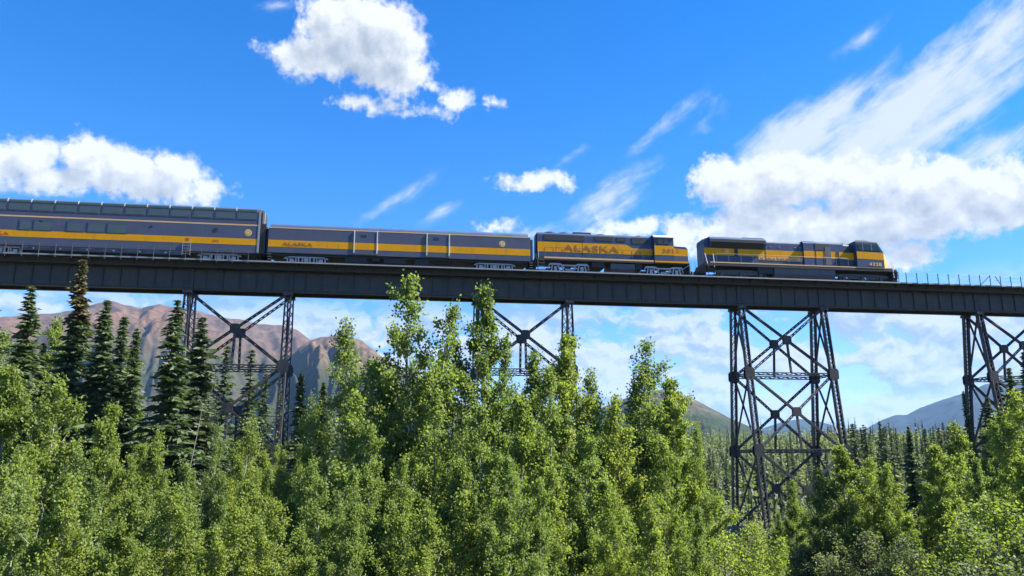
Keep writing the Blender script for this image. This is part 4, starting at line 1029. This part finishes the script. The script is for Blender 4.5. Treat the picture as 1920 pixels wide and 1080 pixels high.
tree('fa', 1640, 790, 125, 'second pointed spruce right of the third tower', 1.1)
tree('fa', 1612, 800, 122, 'short spruce between two pointed ones right of the third tower', 1.1)
# spruces of the treeline across the creek
rf = random.Random(11)
G1 = 'spruces of the treeline between the third and fourth towers'
for k in range(70):
    px = rf.uniform(1575, 1815); d = rf.uniform(120, 230)
    py = 812 - 14*sstep(1700, 1800, px) + rf.uniform(-16, 26) + (d-120)*.05
    tree(rf.choice(('fa', 'fb', 'fc')), px, py, d, 'small spruce in the treeline between the third and fourth towers', rf.uniform(.85, 1.2), G1)
G2 = 'spruces on the bank behind the fourth tower'
for k in range(22):
    px = rf.uniform(1810, 2010); d = rf.uniform(105, 170); py = 770-.42*(px-1810)*.8+rf.uniform(-10, 60)
    tree(rf.choice(('fc', 'fb', 'fa')), px, py, d, 'spruce on the rising bank behind the fourth tower', 1.2, G2)
G3 = 'spruces seen between the legs of the third tower'
for k in range(70):
    px = rf.uniform(1290, 1580); d = rf.uniform(125, 260); py = 838+rf.uniform(-8, 30)
    tree(rf.choice(('fa', 'fb', 'fc')), px, py, d, 'small distant spruce seen through or left of the third tower', 1.1, G3)
row = []
G4 = 'spruces behind the first tower'
for k in range(20):
    px = rf.uniform(380, 720); d = rf.uniform(110, 170); py = 740+rf.uniform(-30, 50)
    row.append((rf.choice(('fa', 'fb')), px, py, d, 1.2))
spread(row, 'dim spruce behind the bridge, by', G4)
row = []
G5 = 'poplars massed behind the middle stand'
for k in range(26):
    px = rf.uniform(560, 1290); d = rf.uniform(48, 70)
    py = np.interp(px, [560, 650, 770, 850, 1000, 1150, 1290], [840, 760, 740, 760, 740, 800, 900])+rf.uniform(-10, 90)
    row.append((rf.choice(('pa', 'pb', 'pe', 'yd')), px, float(py), d, .9))
spread(row, 'poplar deep in the middle stand, below', G5)
row = []
G8 = 'poplar crowns filling the bottom of the picture'
for k in range(20):
    px = -20+1330*(k+.5)/20+rf.uniform(-20, 20); d = rf.uniform(27, 36)
    py = float(np.interp(px, [0, 200, 420, 560, 700, 900, 1100, 1300], [900, 880, 900, 930, 880, 860, 880, 990]))+rf.uniform(-25, 70)
    row.append((rf.choice(('pa', 'pc', 'yc', 'yb')), px, py, d, 1.0))
spread(row, 'poplar crown at the bottom of the picture, below', G8)
row = []
G6 = 'poplars massed under the left spruces'
for k in range(14):
    px = rf.uniform(-20, 560); d = rf.uniform(46, 56); py = rf.uniform(820, 900)
    row.append((rf.choice(('pa', 'pb', 'ya')), px, py, d, .9))
spread(row, 'poplar packed under the left spruces, below', G6)
row = []
G7 = 'willows in the shade under the right poplars'
for k in range(18):
    px = rf.uniform(1400, 1930); d = rf.uniform(56, 78); py = rf.uniform(945, 1000)
    row.append((rf.choice(('wa', 'wb')), px, py, d, 1.3))
spread(row, 'low willow in shade on the right, below', G7)
# dead grey stems on the left
for (px, d, h, le, lab) in ((52, 30, 7.6, .25, 'thin bleached dead stem leaning right in the left foreground'), (345, 50, 12, .2, 'grey dead snag below the big spruce by the first tower')):
    x, y = at_px(px, d); z0 = gz(x, y); rng = np.random.default_rng(int(px))
    t = np.linspace(0, 1, 8); P_ = np.c_[le*h*.5*t**1.3, rng.normal(0, .05, 8), t*h]
    pol = [(P_, .035*(1-t)+.010)]
    for q in range(9):
        b = P_[2+q % 6]; a = rng.uniform(0, 6.28); u = np.linspace(0, 1, 3)[:, None]; pol.append((b+u*np.array([math.cos(a)*.7, math.sin(a)*.7, .6])*rng.uniform(.5, 1.2), np.array([.018, .012, .006])))
    tv, tf = tubes(pol, 5); tag(link('dead_tree', np_mesh('dead_tree', tv, tf, M['bark_d'], smooth=True), None, (x, y, z0)), lab, 'dead tree')

# ------------------------------------------------------------------ uncountable cover
rng = np.random.default_rng(9)
def cover(name, n, xr, yr, hmax, leaf, m, label, keep=None):
    x = rng.uniform(*xr, n); y = rng.uniform(*yr, n)
    hh = np.array([.5+.5*mnoise.noise((a*.16, b*.16, 2.0)) for a, b in zip(x, y)])
    g = np.array([gz(a, b) for a, b in zip(x, y)])
    z = g+rng.uniform(0, 1, n)**.7*hmax*np.clip(hh*1.5, .12, 1)
    V, F = leaf_quads(np.c_[x, y, z], leaf*rng.uniform(.7, 1.4, n), leaf*.7*rng.uniform(.7, 1.3, n), rng)
    o = link(name, np_mesh(name, V, F, m, np.repeat(rng.uniform(0, 1, n), 4))); return tag(o, label, 'undergrowth', kind='stuff')
cover('undergrowth', 60000, (-45, 80), (22, 108), 2.6, .24, M['leaf_w'], 'dense leafy undergrowth covering the valley floor below the bridge')
# far wood that reads as one mass
fv, ff, ft, nb_ = [], [], [], 0
base = rng.normal(size=(1, 3))
def tiny(x, y, h, n):
    z = gz(x, y)
    t = rng.uniform(.04, 1, n)**.85; r_ = h*.11*(1-t)+.10; a = rng.uniform(0, 6.283, n)
    C = np.c_[x+np.cos(a)*r_*.75, y+np.sin(a)*r_*.75, z+t*h]
    ax = np.c_[np.cos(a), np.sin(a), np.full(n, -.75)]
    k = (40/n)**.5
    q = leaf_quads(C, h*.12*(1.1-t)*k+.1, h*.06*(1.1-t)*k+.06, rng, ax, 1.5)[0]
    aa = np.arange(5)*2*np.pi/4+rng.uniform(0, 6); rim = np.c_[x+np.cos(aa)*h*.065, y+np.sin(aa)*h*.065, np.full(5, z+.02*h)]
    tip = np.array([x, y, z+h*.97])
    core = np.concatenate([np.stack([rim[i], rim[i+1], tip+[.02, 0, 0], tip]) for i in range(4)])
    return np.concatenate([q, core])
def bush(x, y, h, n):
    z = gz(x, y); v = rng.normal(size=(n, 3)); v /= np.linalg.norm(v, axis=1)[:, None]; v *= rng.uniform(.35, 1, n)[:, None]**.5
    C = np.array([x, y, z+h*.52])+v*np.array([h*.28, h*.28, h*.5])
    return leaf_quads(C, h*.11*rng.uniform(.7, 1.3, n), h*.08, rng)[0]
bv = []
cnt = 0
while cnt < 9000:
    d = 112+890*rng.uniform()**1.0; a = R(rng.uniform(-18, 4) if rng.uniform() < .3 else rng.uniform(14, 48)); x, y = d*math.sin(a), d*math.cos(a)
    if y < 92 or (d < 180 and rng.uniform() < .3): continue
    if d < 620 and rng.uniform() < .68:
        bv.append(bush(x, y, rng.uniform(3.5, 7.5), 60 if d < 280 else 32)); cnt += 1; continue
    fv.append(tiny(x, y, rng.choice([4.5, 6, 7, 8.5, 10])*rng.uniform(.85, 1.15)*(.85 if d < 200 or d > 700 else 1), 46 if d < 260 else 26 if d < 500 else 16)); cnt += 1
V = np.concatenate(fv); F = np.arange(len(V)).reshape(-1, 4)
tag(link('distant_forest', np_mesh('distant_forest', V, F, M['needle_g'], np.repeat(rng.uniform(0, 1, len(F)), 4))), 'distant spruce forest covering the valley floor towards the mountains', 'forest', kind='stuff')
V = np.concatenate(bv); F = np.arange(len(V)).reshape(-1, 4)
tag(link('distant_thicket', np_mesh('distant_thicket', V, F, M['leaf_w'], np.repeat(rng.uniform(0, 1, len(F)), 4))), 'distant grey-green leafy thicket among the far spruces', 'thicket', kind='stuff')

# ------------------------------------------------------------------ air
hz = MB().box(-12500, 12500, -12500, 12500, -10, 960)
hm = bpy.data.materials.new('haze_air'); hm.use_nodes = True; T = NT(hm.node_tree); T.n.clear()
pv = T.new('ShaderNodeVolumePrincipled'); pv.inputs['Color'].default_value = (.30, .57, 1.0, 1); pv.inputs['Density'].default_value = 4.5e-5; pv.inputs['Anisotropy'].default_value = .0
ho = T.new('ShaderNodeOutputMaterial'); T.l.new(pv.outputs[0], ho.inputs['Volume'])
tag(hz.build('haze', hm), 'thin blue haze filling the valley air', 'haze', kind='stuff')
